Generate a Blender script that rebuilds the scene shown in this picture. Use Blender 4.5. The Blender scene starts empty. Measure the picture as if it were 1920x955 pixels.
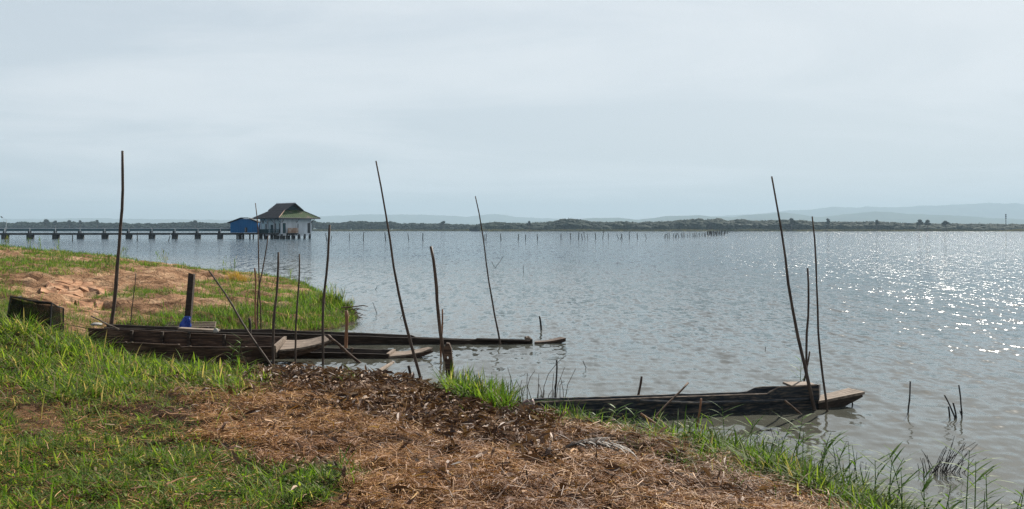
import bpy, math, random
import numpy as np
from mathutils import Vector, Matrix
random.seed(7)
rng = np.random.default_rng(11)
scene = bpy.context.scene
COL = scene.collection
R = math.radians

# ------------------------------------------------------------------ camera, sky, sun, exposure
EYE, F, CX, HY = 2.4, 1700.0, 960.0, 431.0        # eye height (m), focal length / centre / horizon in photo pixels
cam = bpy.data.cameras.new('camera'); camo = bpy.data.objects.new('camera', cam); COL.objects.link(camo)
camo.location = (0, 0, EYE); camo.rotation_euler = (R(90), 0, 0)
cam.sensor_width = 36; cam.lens = F / 1920 * 36; cam.shift_y = -(477.5 - HY) / 1920
cam.clip_start = 0.1; cam.clip_end = 60000
scene.camera = camo
scene.view_settings.view_transform = 'Standard'; scene.view_settings.look = 'None'
scene.view_settings.exposure = 0.86; scene.view_settings.gamma = 1.0
SUN_EL, SUN_AZ = R(36), R(31)                      # azimuth clockwise from +Y
world = bpy.data.worlds.new('World'); scene.world = world; world.use_nodes = True
def build_world():
    nt = world.node_tree; n = nt.nodes; l = nt.links; n.clear()
    out = n.new('ShaderNodeOutputWorld'); bg = n.new('ShaderNodeBackground'); bg.inputs[1].default_value = 0.0488
    sky = n.new('ShaderNodeTexSky'); sky.sky_type = 'NISHITA'; sky.sun_disc = False
    sky.sun_elevation = SUN_EL; sky.sun_rotation = SUN_AZ; sky.air_density = 1.0; sky.dust_density = 2.0; sky.ozone_density = 1.6
    tc = n.new('ShaderNodeTexCoord'); sep = n.new('ShaderNodeSeparateXYZ'); l.new(tc.outputs['Generated'], sep.inputs[0])
    add = n.new('ShaderNodeMath'); add.operation = 'MAXIMUM'; l.new(sep.outputs[2], add.inputs[0]); add.inputs[1].default_value = 0.0
    ad2 = n.new('ShaderNodeMath'); ad2.operation = 'ADD'; l.new(add.outputs[0], ad2.inputs[0]); ad2.inputs[1].default_value = 0.06
    comb = n.new('ShaderNodeCombineXYZ')
    for k in (0, 1):
        d = n.new('ShaderNodeMath'); d.operation = 'DIVIDE'; l.new(sep.outputs[k], d.inputs[0]); l.new(ad2.outputs[0], d.inputs[1]); l.new(d.outputs[0], comb.inputs[k])
    def noise(scale, sx, sy, detail, rough, dist, off):
        mp = n.new('ShaderNodeMapping'); mp.inputs['Scale'].default_value = (sx, sy, 1); mp.inputs['Location'].default_value = off
        mp.inputs['Rotation'].default_value = (0, 0, R(-8))
        l.new(comb.outputs[0], mp.inputs[0])
        t = n.new('ShaderNodeTexNoise'); t.inputs['Scale'].default_value = scale; t.inputs['Detail'].default_value = detail
        t.inputs['Roughness'].default_value = rough; t.inputs['Distortion'].default_value = dist; l.new(mp.outputs[0], t.inputs[0]); return t
    n1 = noise(0.50, 0.75, 1.0, 8, 0.60, 0.8, (3.1, 1.7, 0)); n2 = noise(0.22, 0.8, 1.0, 3, 0.5, 0.4, (7.3, 4.2, 0))
    mul = n.new('ShaderNodeMath'); mul.operation = 'ADD'; l.new(n1.outputs[0], mul.inputs[0]); l.new(n2.outputs[0], mul.inputs[1])
    ramp = n.new('ShaderNodeMapRange'); ramp.interpolation_type = 'SMOOTHSTEP'; l.new(mul.outputs[0], ramp.inputs[0])
    ramp.inputs[1].default_value = 0.88; ramp.inputs[2].default_value = 1.22; ramp.inputs[3].default_value = 0.0; ramp.inputs[4].default_value = 0.7
    veil = n.new('ShaderNodeMix'); veil.data_type = 'RGBA'; veil.inputs[0].default_value = 0.72      # thin even high haze
    vf = n.new('ShaderNodeMapRange'); vf.interpolation_type = 'SMOOTHSTEP'; l.new(sep.outputs[2], vf.inputs[0]); vf.inputs[1].default_value = 0.08; vf.inputs[2].default_value = 0.85; vf.inputs[3].default_value = 0.90; vf.inputs[4].default_value = 0.12; l.new(vf.outputs[0], veil.inputs[0])   # haze thins towards the zenith
    l.new(sky.outputs[0], veil.inputs[6]); veil.inputs[7].default_value = (7.6, 8.4, 9.05, 1)
    mix = n.new('ShaderNodeMix'); mix.data_type = 'RGBA'; l.new(ramp.outputs[0], mix.inputs[0])
    l.new(veil.outputs[2], mix.inputs[6]); mix.inputs[7].default_value = (9.6, 10.1, 10.5, 1)
    l.new(mix.outputs[2], bg.inputs[0]); l.new(bg.outputs[0], out.inputs[0])
build_world()
sun = bpy.data.lights.new('sun', 'SUN'); suno = bpy.data.objects.new('sun', sun); COL.objects.link(suno)
sun.energy = 5.0; sun.angle = R(0.53); sun.color = (1.0, 0.94, 0.84)
SUN_DIR = Vector((math.sin(SUN_AZ) * math.cos(SUN_EL), math.cos(SUN_AZ) * math.cos(SUN_EL), math.sin(SUN_EL)))
suno.rotation_euler = SUN_DIR.to_track_quat('Z', 'Y').to_euler()
cy = scene.cycles
cy.use_denoising = True; cy.denoiser = 'OPENIMAGEDENOISE'; cy.denoising_input_passes = 'RGB_ALBEDO_NORMAL'; cy.denoising_prefilter = 'NONE'; cy.max_bounces = 6; cy.diffuse_bounces = 2; cy.glossy_bounces = 3; cy.transmission_bounces = 4
cy.transparent_max_bounces = 12; cy.volume_bounces = 1; cy.sample_clamp_indirect = 4.0; cy.sample_clamp_direct = 14.0
cy.caustics_reflective = False; cy.caustics_refractive = False

# ------------------------------------------------------------------ helpers: pixels to places
def at(px, py, Y):                                 # point at depth Y seen at a photo pixel
    return Vector(((px - CX) / F * Y, Y, EYE - (py - HY) / F * Y))
def on(px, py, z=0.0):                             # point of the level z seen at a photo pixel
    return at(px, py, (EYE - z) * F / (py - HY))
_tab = np.random.default_rng(5).random((256, 256))
def vnoise(x, y, s=0):
    x = np.asarray(x, float) + s * 17.31; y = np.asarray(y, float) + s * 9.77
    ix = np.floor(x).astype(int); iy = np.floor(y).astype(int); fx = x - ix; fy = y - iy
    fx = fx * fx * (3 - 2 * fx); fy = fy * fy * (3 - 2 * fy)
    a = _tab[ix & 255, iy & 255]; b = _tab[(ix + 1) & 255, iy & 255]; c = _tab[ix & 255, (iy + 1) & 255]; d = _tab[(ix + 1) & 255, (iy + 1) & 255]
    return (a * (1 - fx) + b * fx) * (1 - fy) + (c * (1 - fx) + d * fx) * fy
def fbm(x, y, o=4, s=0):
    v = 0; a = 0.5; t = 0
    for k in range(o):
        v = v + a * vnoise(x * 2 ** k, y * 2 ** k, s + k); t += a; a *= 0.5
    return v / t
def sstep(a, b, x):
    t = np.clip((x - a) / (b - a), 0, 1); return t * t * (3 - 2 * t)
def sdf(poly, x, y):                               # signed distance, positive inside
    x = np.asarray(x, float); y = np.asarray(y, float)
    d = np.full(x.shape, 1e18); ins = np.zeros(x.shape, bool); n = len(poly)
    for i in range(n):
        ax, ay = poly[i]; bx, by = poly[(i + 1) % n]
        ex, ey = bx - ax, by - ay
        t = np.clip(((x - ax) * ex + (y - ay) * ey) / (ex * ex + ey * ey), 0, 1)
        d = np.minimum(d, (x - ax - t * ex) ** 2 + (y - ay - t * ey) ** 2)
        if ay != by:
            c = ((ay > y) != (by > y)) & (x < (bx - ax) * (y - ay) / (by - ay) + ax); ins ^= c
    d = np.sqrt(d); return np.where(ins, d, -d)

# ------------------------------------------------------------------ helpers: objects
def tag(o, label=None, cat=None, group=None, kind=None):
    if label: o['label'] = label
    if cat: o['category'] = cat
    if group: o['group'] = group
    if kind: o['kind'] = kind
    return o
def empty(name, loc, label, cat, group=None):
    o = bpy.data.objects.new(name, None); COL.objects.link(o); o.location = loc; o.empty_display_size = 0.2
    return tag(o, label, cat, group)
class MB:
    def __init__(s): s.v = []; s.f = []
    def add(s, vs, fs):
        b = len(s.v); s.v += [tuple(p) for p in vs]; s.f += [tuple(b + i for i in f) for f in fs]; return s
    def box(s, c, size, rot=None):
        hx, hy, hz = (k / 2 for k in size); vs = [Vector((x, y, z)) for x in (-hx, hx) for y in (-hy, hy) for z in (-hz, hz)]
        if rot is not None: vs = [rot @ p for p in vs]
        c = Vector(c)
        return s.add([p + c for p in vs], [(0, 1, 3, 2), (4, 6, 7, 5), (0, 4, 5, 1), (2, 3, 7, 6), (0, 2, 6, 4), (1, 5, 7, 3)])
    def hexa(s, low, high):                         # two quads of four points each, joined
        return s.add(list(low) + list(high), [(3, 2, 1, 0), (4, 5, 6, 7), (0, 1, 5, 4), (1, 2, 6, 5), (2, 3, 7, 6), (3, 0, 4, 7)])
    def tube(s, pts, rad, sides=8, jit=0.0):
        pts = [Vector(p) for p in pts]; n = len(pts); vs = []
        for i, p in enumerate(pts):
            t = (pts[min(i + 1, n - 1)] - pts[max(i - 1, 0)]).normalized()
            u = t.cross(Vector((0.31, 0.95, 0.05)) if abs(t.y) < 0.9 else Vector((1, 0, 0))).normalized(); w = t.cross(u)
            r = rad[i] if hasattr(rad, '__len__') else rad
            for k in range(sides):
                a = 2 * math.pi * k / sides; rr = r * (1 + random.uniform(-jit, jit))
                vs.append(p + (u * math.cos(a) + w * math.sin(a)) * rr)
        fs = [(i * sides + k, i * sides + (k + 1) % sides, (i + 1) * sides + (k + 1) % sides, (i + 1) * sides + k) for i in range(n - 1) for k in range(sides)]
        fs.append(tuple(range(sides - 1, -1, -1))); fs.append(tuple((n - 1) * sides + k for k in range(sides)))
        return s.add(vs, fs)
    def build(s, name, mat, parent=None, smooth=False, origin=None):
        me = bpy.data.meshes.new(name)
        o0 = Vector(origin) if origin is not None else (parent_world(parent) if parent else Vector((0, 0, 0)))
        me.from_pydata([tuple(Vector(p) - o0) for p in s.v], [], s.f); me.update()
        import bmesh
        bm = bmesh.new(); bm.from_mesh(me); bmesh.ops.recalc_face_normals(bm, faces=bm.faces); bm.to_mesh(me); bm.free()
        if smooth: me.polygons.foreach_set('use_smooth', [True] * len(me.polygons))
        me.materials.append(mat); o = bpy.data.objects.new(name, me); COL.objects.link(o)
        if parent: o.parent = parent
        else: o.location = o0
        return o
def parent_world(p):
    v = Vector((0, 0, 0))
    while p is not None: v += p.location; p = p.parent
    return v
def mesh_np(name, verts, tris, mat, color=None, smooth=False, extra=None):
    me = bpy.data.meshes.new(name); nv = len(verts); nf = len(tris)
    me.vertices.add(nv); me.vertices.foreach_set('co', np.ascontiguousarray(verts, np.float32).ravel())
    me.loops.add(nf * 3); me.polygons.add(nf)
    me.loops.foreach_set('vertex_index', np.ascontiguousarray(tris, np.int32).ravel())
    me.polygons.foreach_set('loop_start', np.arange(0, nf * 3, 3, dtype=np.int32))
    me.polygons.foreach_set('use_smooth', np.full(nf, smooth, bool))
    me.update(calc_edges=True)
    if color is not None:
        a = me.color_attributes.new('tint', 'FLOAT_COLOR', 'POINT'); c = np.ones((nv, 4), np.float32); c[:, :3] = color; a.data.foreach_set('color', c.ravel())
    for k, arr in (extra or {}).items():
        a = me.attributes.new(k, 'FLOAT', 'POINT'); a.data.foreach_set('value', np.ascontiguousarray(arr, np.float32))
    me.materials.append(mat); o = bpy.data.objects.new(name, me); COL.objects.link(o); return o
def grid_tris(nr, nc):
    i = np.arange(nr - 1)[:, None] * nc + np.arange(nc - 1)[None, :]; i = i.ravel()
    return np.concatenate([np.stack([i, i + 1, i + nc + 1], 1), np.stack([i, i + nc + 1, i + nc], 1)])

# ------------------------------------------------------------------ materials
def new_mat(name):
    m = bpy.data.materials.new(name); m.use_nodes = True; nt = m.node_tree; nt.nodes.clear()
    out = nt.nodes.new('ShaderNodeOutputMaterial'); b = nt.nodes.new('ShaderNodeBsdfPrincipled'); nt.links.new(b.outputs[0], out.inputs[0])
    return m, nt, b, out
def ramp(nt, stops):
    r = nt.nodes.new('ShaderNodeValToRGB'); e = r.color_ramp.elements
    while len(e) < len(stops): e.new(0.5)
    for k, (p, c) in enumerate(stops): e[k].position = p; e[k].color = (*c, 1)
    return r
def noise_mat(name, stops, scale=(1, 1, 1), nscale=6.0, detail=6, rough=0.85, bump=0.3, bdist=0.01, spec=0.3, coord='Object', rgh=0.6):
    m, nt, b, out = new_mat(name); N, L = nt.nodes.new, nt.links.new
    tc = N('ShaderNodeTexCoord'); mp = N('ShaderNodeMapping'); mp.inputs['Scale'].default_value = scale; L(tc.outputs[coord], mp.inputs[0])
    t = N('ShaderNodeTexNoise'); t.inputs['Scale'].default_value = nscale; t.inputs['Detail'].default_value = detail; t.inputs['Roughness'].default_value = rgh
    L(mp.outputs[0], t.inputs[0]); r = ramp(nt, stops); L(t.outputs[0], r.inputs[0]); L(r.outputs[0], b.inputs['Base Color'])
    b.inputs['Roughness'].default_value = rough; b.inputs['Specular IOR Level'].default_value = spec
    if bump:
        bp = N('ShaderNodeBump'); bp.inputs['Strength'].default_value = bump; bp.inputs['Distance'].default_value = bdist
        L(t.outputs[0], bp.inputs['Height']); L(bp.outputs[0], b.inputs['Normal'])
    return m
def leaf_mat(name, trans=0.45, rough=0.5, spec=0.35, tint=None):
    m, nt, b, out = new_mat(name); N, L = nt.nodes.new, nt.links.new
    a = N('ShaderNodeAttribute'); a.attribute_name = 'tint'
    src = a.outputs['Color']
    if tint:
        t = N('ShaderNodeTexNoise'); t.inputs['Scale'].default_value = 9; r = ramp(nt, tint); tc = N('ShaderNodeTexCoord'); L(tc.outputs['Object'], t.inputs[0]); L(t.outputs[0], r.inputs[0]); src = r.outputs[0]
    L(src, b.inputs['Base Color']); b.inputs['Roughness'].default_value = rough; b.inputs['Specular IOR Level'].default_value = spec
    tr = N('ShaderNodeBsdfTranslucent'); mx = N('ShaderNodeMixShader'); mx.inputs[0].default_value = trans
    hs = N('ShaderNodeMix'); hs.data_type = 'RGBA'; hs.blend_type = 'MULTIPLY'; hs.inputs[0].default_value = 1; L(src, hs.inputs[6]); hs.inputs[7].default_value = (1.55, 1.6, 0.75, 1)
    L(hs.outputs[2], tr.inputs[0]); L(b.outputs[0], mx.inputs[1]); L(tr.outputs[0], mx.inputs[2]); L(mx.outputs[0], out.inputs[0])
    return m
M = {}
M['wood_dark'] = noise_mat('dark_wet_wood', [(0.3, (0.012, 0.009, 0.007)), (0.55, (0.045, 0.032, 0.024)), (0.75, (0.11, 0.082, 0.06))], (0.6, 6, 6), 5, 8, 0.8, 0.5, 0.012)
M['wood_brown'] = noise_mat('brown_wood', [(0.34, (0.018, 0.011, 0.008)), (0.52, (0.065, 0.038, 0.025)), (0.70, (0.17, 0.108, 0.072))], (0.6, 6, 6), 5, 8, 0.8, 0.5, 0.012)
M['wood_pale'] = noise_mat('weathered_pale_wood', [(0.32, (0.055, 0.038, 0.027)), (0.5, (0.175, 0.132, 0.10)), (0.70, (0.34, 0.272, 0.215))], (0.5, 9, 9), 5, 9, 0.85, 0.6, 0.01)
M['wood_blue'] = noise_mat('faded_navy_paint_on_wood', [(0.32, (0.014, 0.015, 0.016)), (0.46, (0.028, 0.036, 0.046)), (0.56, (0.075, 0.068, 0.060)), (0.70, (0.22, 0.175, 0.135))], (0.8, 5, 9), 4, 10, 0.9, 0.8, 0.015)
M['bamboo'] = noise_mat('dry_bamboo', [(0.3, (0.04, 0.022, 0.014)), (0.6, (0.10, 0.060, 0.038)), (0.8, (0.19, 0.13, 0.085))], (6, 6, 1.2), 4, 6, 0.6, 0.2, 0.004)
M['pole_grey'] = noise_mat('grey_brown_pole_bark', [(0.3, (0.03, 0.021, 0.016)), (0.6, (0.085, 0.06, 0.045)), (0.8, (0.17, 0.125, 0.095))], (6, 6, 1.0), 5, 8, 0.75, 0.4, 0.006)
M['stake'] = noise_mat('black_wet_stake', [(0.3, (0.008, 0.008, 0.008)), (0.7, (0.04, 0.034, 0.03))], (4, 4, 1), 5, 5, 0.6, 0.3, 0.005)
M['concrete'] = noise_mat('stained_concrete', [(0.3, (0.09, 0.09, 0.09)), (0.7, (0.26, 0.26, 0.25))], (1, 1, 1), 0.8, 8, 0.9, 0.2, 0.02)
M['concrete_dark'] = noise_mat('dark_damp_concrete', [(0.3, (0.03, 0.034, 0.036)), (0.7, (0.085, 0.09, 0.09))], (1, 1, 1), 0.8, 8, 0.9, 0.2, 0.02)
M['pipe'] = noise_mat('dark_teal_painted_pipe', [(0.3, (0.05, 0.10, 0.12)), (0.7, (0.09, 0.16, 0.18))], (1, 1, 1), 0.5, 6, 0.6, 0, 0.02)
M['pale_metal'] = noise_mat('pale_galvanised_metal', [(0.3, (0.4, 0.42, 0.43)), (0.7, (0.6, 0.62, 0.63))], (1, 1, 1), 2, 4, 0.5, 0, 0.02)
M['white_wall'] = noise_mat('white_rendered_wall', [(0.25, (0.42, 0.44, 0.45)), (0.5, (0.66, 0.68, 0.70)), (0.75, (0.74, 0.76, 0.78))], (1, 1, 0.35), 0.6, 8, 0.9, 0, 0.02)
M['teal_wall'] = noise_mat('pale_blue_green_wall', [(0.3, (0.40, 0.52, 0.54)), (0.7, (0.60, 0.70, 0.72))], (1, 1, 0.4), 0.6, 8, 0.9, 0, 0.02)
M['stain_wall'] = noise_mat('rust_stained_render', [(0.3, (0.20, 0.10, 0.06)), (0.5, (0.42, 0.28, 0.2)), (0.7, (0.6, 0.52, 0.46))], (1, 1, 1), 0.9, 8, 0.9, 0, 0.02)
M['blue_wall'] = noise_mat('bright_blue_sheet_metal', [(0.3, (0.004, 0.085, 0.22)), (0.7, (0.007, 0.13, 0.32))], (1, 1, 0.3), 0.8, 6, 0.7, 0, 0.02)
M['roof_brown'] = noise_mat('brown_grey_roof_tiles', [(0.3, (0.06, 0.056, 0.056)), (0.7, (0.12, 0.108, 0.105))], (1, 1, 1), 1.2, 8, 0.85, 0.2, 0.03)
M['roof_moss'] = noise_mat('mossy_green_roof_tiles', [(0.3, (0.036, 0.070, 0.026)), (0.54, (0.055, 0.098, 0.036)), (0.64, (0.16, 0.13, 0.10)), (0.8, (0.24, 0.19, 0.155))], (1, 1, 1), 0.55, 8, 0.85, 0.2, 0.03)
M['dark_trim'] = noise_mat('dark_painted_timber', [(0.3, (0.016, 0.02, 0.022)), (0.7, (0.04, 0.046, 0.05))], (1, 1, 1), 2, 4, 0.7, 0, 0.02)
M['teal_trim'] = noise_mat('teal_painted_door', [(0.3, (0.012, 0.05, 0.06)), (0.7, (0.025, 0.085, 0.10))], (1, 1, 1), 2, 4, 0.6, 0, 0.02)
M['glass'] = noise_mat('dark_window_glass', [(0.3, (0.015, 0.02, 0.025)), (0.7, (0.02, 0.03, 0.035))], (1, 1, 1), 2, 2, 0.1, 0, 0.02, spec=0.5)
M['white_paint'] = noise_mat('white_paint_edge', [(0.3, (0.55, 0.57, 0.58)), (0.7, (0.75, 0.77, 0.78))], (1, 1, 1), 1, 4, 0.7, 0, 0.02)
M['blue_cloth'] = noise_mat('bright_blue_plastic_sheet', [(0.3, (0.006, 0.03, 0.20)), (0.7, (0.012, 0.07, 0.42))], (1, 1, 1), 14, 5, 0.35, 0.4, 0.01, spec=0.5)
M['pale_bag'] = noise_mat('dirty_white_sack', [(0.3, (0.16, 0.155, 0.14)), (0.7, (0.36, 0.35, 0.32))], (1, 1, 1), 12, 6, 0.8, 0.5, 0.015)
M['bird'] = noise_mat('black_feathers', [(0.3, (0.01, 0.01, 0.012)), (0.7, (0.03, 0.03, 0.034))], (1, 1, 1), 8, 4, 0.6, 0, 0.01)
M['bird_white'] = noise_mat('white_feathers', [(0.3, (0.6, 0.6, 0.58)), (0.7, (0.8, 0.8, 0.78))], (1, 1, 1), 8, 4, 0.7, 0, 0.01)
M['frond'] = noise_mat('dry_silver_frond', [(0.3, (0.035, 0.028, 0.022)), (0.55, (0.08, 0.064, 0.05)), (0.75, (0.15, 0.122, 0.098))], (3, 3, 3), 9, 5, 0.6, 0.2, 0.005)
M['sheath'] = noise_mat('dry_purple_brown_sheath', [(0.3, (0.09, 0.05, 0.045)), (0.55, (0.20, 0.13, 0.12)), (0.75, (0.30, 0.21, 0.19))], (8, 8, 1.2), 6, 6, 0.6, 0.4, 0.006)
M['twig'] = noise_mat('dry_twig_bark', [(0.3, (0.05, 0.03, 0.02)), (0.6, (0.13, 0.08, 0.052)), (0.8, (0.24, 0.16, 0.11))], (6, 6, 2), 5, 6, 0.8, 0.3, 0.004)
M['red_stem'] = noise_mat('reddish_dry_stem', [(0.3, (0.14, 0.06, 0.03)), (0.6, (0.26, 0.125, 0.065)), (0.8, (0.36, 0.2, 0.11))], (6, 6, 2), 5, 6, 0.7, 0.2, 0.004)
M['trunk'] = noise_mat('tree_bark', [(0.3, (0.05, 0.04, 0.03)), (0.7, (0.12, 0.1, 0.08))], (1, 1, 1), 1, 4, 0.9, 0, 0.02)
M['crown'] = noise_mat('far_tree_leaves', [(0.3, (0.008, 0.020, 0.014)), (0.5, (0.015, 0.032, 0.021)), (0.7, (0.028, 0.047, 0.029))], (1, 1, 1), 0.16, 8, 0.9, 0, 0.02, spec=0.1)
M['shore'] = noise_mat('far_shore_reeds', [(0.35, (0.05, 0.06, 0.025)), (0.55, (0.13, 0.12, 0.06)), (0.7, (0.26, 0.21, 0.13))], (1, 0.3, 0.3), 0.02, 8, 0.9, 0, 0.02, spec=0.1)
M['hill'] = noise_mat('hill_forest', [(0.3, (0.03, 0.045, 0.02)), (0.7, (0.06, 0.075, 0.035))], (1, 1, 1), 0.004, 8, 0.95, 0, 1, spec=0.0)
M['leaf'] = leaf_mat('grass_blades', 0.48, 0.6, 0.14)
M['straw'] = leaf_mat('dry_straw', 0.15, 0.6, 0.25)
M['litter'] = leaf_mat('dry_leaves', 0.05, 0.6, 0.25)
M['reed'] = leaf_mat('reed_leaf', 0.45, 0.55, 0.18, tint=[(0.3, (0.045, 0.10, 0.016)), (0.55, (0.09, 0.165, 0.027)), (0.75, (0.17, 0.21, 0.05))])
M['dry_tuft'] = leaf_mat('yellow_tuft_blades', 0.3, 0.6, 0.2)

def net_mat():
    m, nt, b, out = new_mat('black_netting'); N, L = nt.nodes.new, nt.links.new
    b.inputs['Base Color'].default_value = (0.012, 0.012, 0.010, 1); b.inputs['Roughness'].default_value = 1.0; b.inputs['Specular IOR Level'].default_value = 0.0
    tc = N('ShaderNodeTexCoord'); t = N('ShaderNodeTexNoise'); t.inputs['Scale'].default_value = 5; t.inputs['Detail'].default_value = 4; L(tc.outputs['Object'], t.inputs[0])
    mr = N('ShaderNodeMapRange'); L(t.outputs[0], mr.inputs[0]); mr.inputs[1].default_value = 0.35; mr.inputs[2].default_value = 0.65; mr.inputs[3].default_value = 0.62; mr.inputs[4].default_value = 0.92
    tr = N('ShaderNodeBsdfTransparent'); mx = N('ShaderNodeMixShader'); L(mr.outputs[0], mx.inputs[0]); L(tr.outputs[0], mx.inputs[1]); L(b.outputs[0], mx.inputs[2]); L(mx.outputs[0], out.inputs[0])
    return m
M['net'] = net_mat()

def water_mat():
    m, nt, b, out = new_mat('lake_water'); N, L = nt.nodes.new, nt.links.new
    g = N('ShaderNodeNewGeometry')
    b.inputs['Base Color'].default_value = (0.085, 0.074, 0.046, 1); b.inputs['Roughness'].default_value = 0.075
    b.inputs['IOR'].default_value = 1.33; b.inputs['Specular IOR Level'].default_value = 0.5
    att = N('ShaderNodeAttribute'); att.attribute_name = 'chop'
    wc = N('ShaderNodeMix'); wc.data_type = 'RGBA'; L(att.outputs['Fac'], wc.inputs[0]); wc.inputs[6].default_value = (0.074, 0.068, 0.047, 1); wc.inputs[7].default_value = (0.050, 0.086, 0.112, 1); L(wc.outputs[2], b.inputs['Base Color'])   # silty by the bank, clearer further out
    def slope(sx, sy, sc, det, amp, seed):
        mp = N('ShaderNodeMapping'); mp.inputs['Scale'].default_value = (sx, sy, 1); mp.inputs['Location'].default_value = (seed * 13.7, seed * 5.3, 0); mp.inputs['Rotation'].default_value = (0, 0, R(7))
        L(g.outputs['Position'], mp.inputs[0]); t = N('ShaderNodeTexNoise'); t.inputs['Scale'].default_value = sc; t.inputs['Detail'].default_value = det; L(mp.outputs[0], t.inputs[0])
        s = N('ShaderNodeVectorMath'); s.operation = 'SUBTRACT'; L(t.outputs['Color'], s.inputs[0]); s.inputs[1].default_value = (0.5, 0.5, 0.5)
        k = N('ShaderNodeVectorMath'); k.operation = 'MULTIPLY'; L(s.outputs[0], k.inputs[0]); k.inputs[1].default_value = (amp, amp * 1.15, 0); return k
    ks = [slope(1.0, 1.4, 7.0, 2, 0.34, 1), slope(0.8, 1.0, 4.6, 3, 1.15, 2), slope(1.0, 0.16, 4.4, 2, 1.2, 3), slope(1.0, 0.09, 1.4, 3, 0.40, 4), slope(1.0, 0.35, 9.0, 1, 1.0, 5)]
    acc = ks[0]
    for k in ks[1:]:
        a = N('ShaderNodeVectorMath'); a.operation = 'ADD'; L(acc.outputs[0], a.inputs[0]); L(k.outputs[0], a.inputs[1]); acc = a
    sc = N('ShaderNodeVectorMath'); sc.operation = 'SCALE'; L(acc.outputs[0], sc.inputs[0]); L(att.outputs['Fac'], sc.inputs['Scale'])
    ad = N('ShaderNodeVectorMath'); ad.operation = 'ADD'; L(g.outputs['Normal'], ad.inputs[0]); L(sc.outputs[0], ad.inputs[1])
    nm = N('ShaderNodeVectorMath'); nm.operation = 'NORMALIZE'; L(ad.outputs[0], nm.inputs[0]); L(nm.outputs[0], b.inputs['Normal'])
    return m
M['water'] = water_mat()

def ground_mat():
    m, nt, b, out = new_mat('earth'); N, L = nt.nodes.new, nt.links.new
    g = N('ShaderNodeNewGeometry'); att = N('ShaderNodeAttribute'); att.attribute_name = 'clay'
    def nz(scale, det, s=(1, 1, 1)):
        mp = N('ShaderNodeMapping'); mp.inputs['Scale'].default_value = s; L(g.outputs['Position'], mp.inputs[0])
        t = N('ShaderNodeTexNoise'); t.inputs['Scale'].default_value = scale; t.inputs['Detail'].default_value = det; t.inputs['Roughness'].default_value = 0.65; L(mp.outputs[0], t.inputs[0]); return t
    t1 = nz(1.3, 9); t2 = nz(9, 8)
    clay = ramp(nt, [(0.32, (0.13, 0.066, 0.034)), (0.5, (0.31, 0.178, 0.098)), (0.66, (0.48, 0.32, 0.20))]); L(t1.outputs[0], clay.inputs[0])
    hum = ramp(nt, [(0.3, (0.018, 0.010, 0.006)), (0.55, (0.065, 0.033, 0.016)), (0.75, (0.15, 0.085, 0.042))]); L(t2.outputs[0], hum.inputs[0])
    mx = N('ShaderNodeMix'); mx.data_type = 'RGBA'; L(att.outputs['Fac'], mx.inputs[0]); L(hum.outputs[0], mx.inputs[6]); L(clay.outputs[0], mx.inputs[7])
    wet = N('ShaderNodeAttribute'); wet.attribute_name = 'wet'
    m2 = N('ShaderNodeMix'); m2.data_type = 'RGBA'; L(wet.outputs['Fac'], m2.inputs[0]); L(mx.outputs[2], m2.inputs[6]); m2.inputs[7].default_value = (0.045, 0.034, 0.022, 1)
    L(m2.outputs[2], b.inputs['Base Color']); b.inputs['Roughness'].default_value = 0.95; b.inputs['Specular IOR Level'].default_value = 0.1
    v = N('ShaderNodeTexVoronoi'); v.feature = 'DISTANCE_TO_EDGE'; v.inputs['Scale'].default_value = 1.1
    ds = N('ShaderNodeVectorMath'); ds.operation = 'SCALE'; L(t1.outputs['Color'], ds.inputs[0]); ds.inputs['Scale'].default_value = 0.9
    da = N('ShaderNodeVectorMath'); da.operation = 'ADD'; L(g.outputs['Position'], da.inputs[0]); L(ds.outputs[0], da.inputs[1]); L(da.outputs[0], v.inputs['Vector'])
    mr = N('ShaderNodeMapRange'); L(v.outputs[0], mr.inputs[0]); mr.inputs[1].default_value = 0.0; mr.inputs[2].default_value = 0.05
    h = N('ShaderNodeMath'); h.operation = 'MULTIPLY_ADD'; L(mr.outputs[0], h.inputs[0]); h.inputs[1].default_value = 0.5; L(t2.outputs[0], h.inputs[2])
    bp = N('ShaderNodeBump'); bp.inputs['Strength'].default_value = 1.0; bp.inputs['Distance'].default_value = 0.16; L(h.outputs[0], bp.inputs['Height']); L(bp.outputs[0], b.inputs['Normal'])
    return m
M['ground'] = ground_mat()
M['clay'] = noise_mat('dry_clay', [(0.32, (0.15, 0.072, 0.04)), (0.5, (0.31, 0.165, 0.092)), (0.66, (0.45, 0.28, 0.175))], (1, 1, 1), 2.0, 9, 0.95, 1.0, 0.10, spec=0.1)

# ------------------------------------------------------------------ the land: one sheet, bank in front and peninsula behind the inlet
LAND = [(-8.9, 18.2), (-8.5, 17.3), (-7.5, 16.6), (-6.75, 15.95), (-6.3, 15.5), (-5.84, 15.3), (-4.6, 15.0), (-3.07, 14.4), (-2.14, 13.9), (-1.41, 13.3), (-.81, 12.6), (-.07, 11.7),
        (.41, 11.1), (1.04, 10.65), (1.75, 10.25), (2.14, 9.9), (2.46, 9.4), (2.72, 8.8), (2.94, 8.2), (3.13, 7.6), (3.25, 6.95), (3.45, 6), (4.2, 4.5), (6, 2), (14, -4),
        (60, -40), (60, -80), (-160, -80), (-160, 82), (-60, 66), (-29, 54.5), (-21.5, 51), (-18, 48.5), (-13, 44.5), (-9, 39.5), (-6.9, 33.5), (-4.9, 27.5),
        (-4.05, 24), (-4.2, 22), (-5, 20.9), (-7, 20.5), (-8.9, 20.2)]
def px_of(x, y, z):
    y = np.maximum(y, 0.5); return CX + F * x / y, HY + F * (EYE - z) / y
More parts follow.
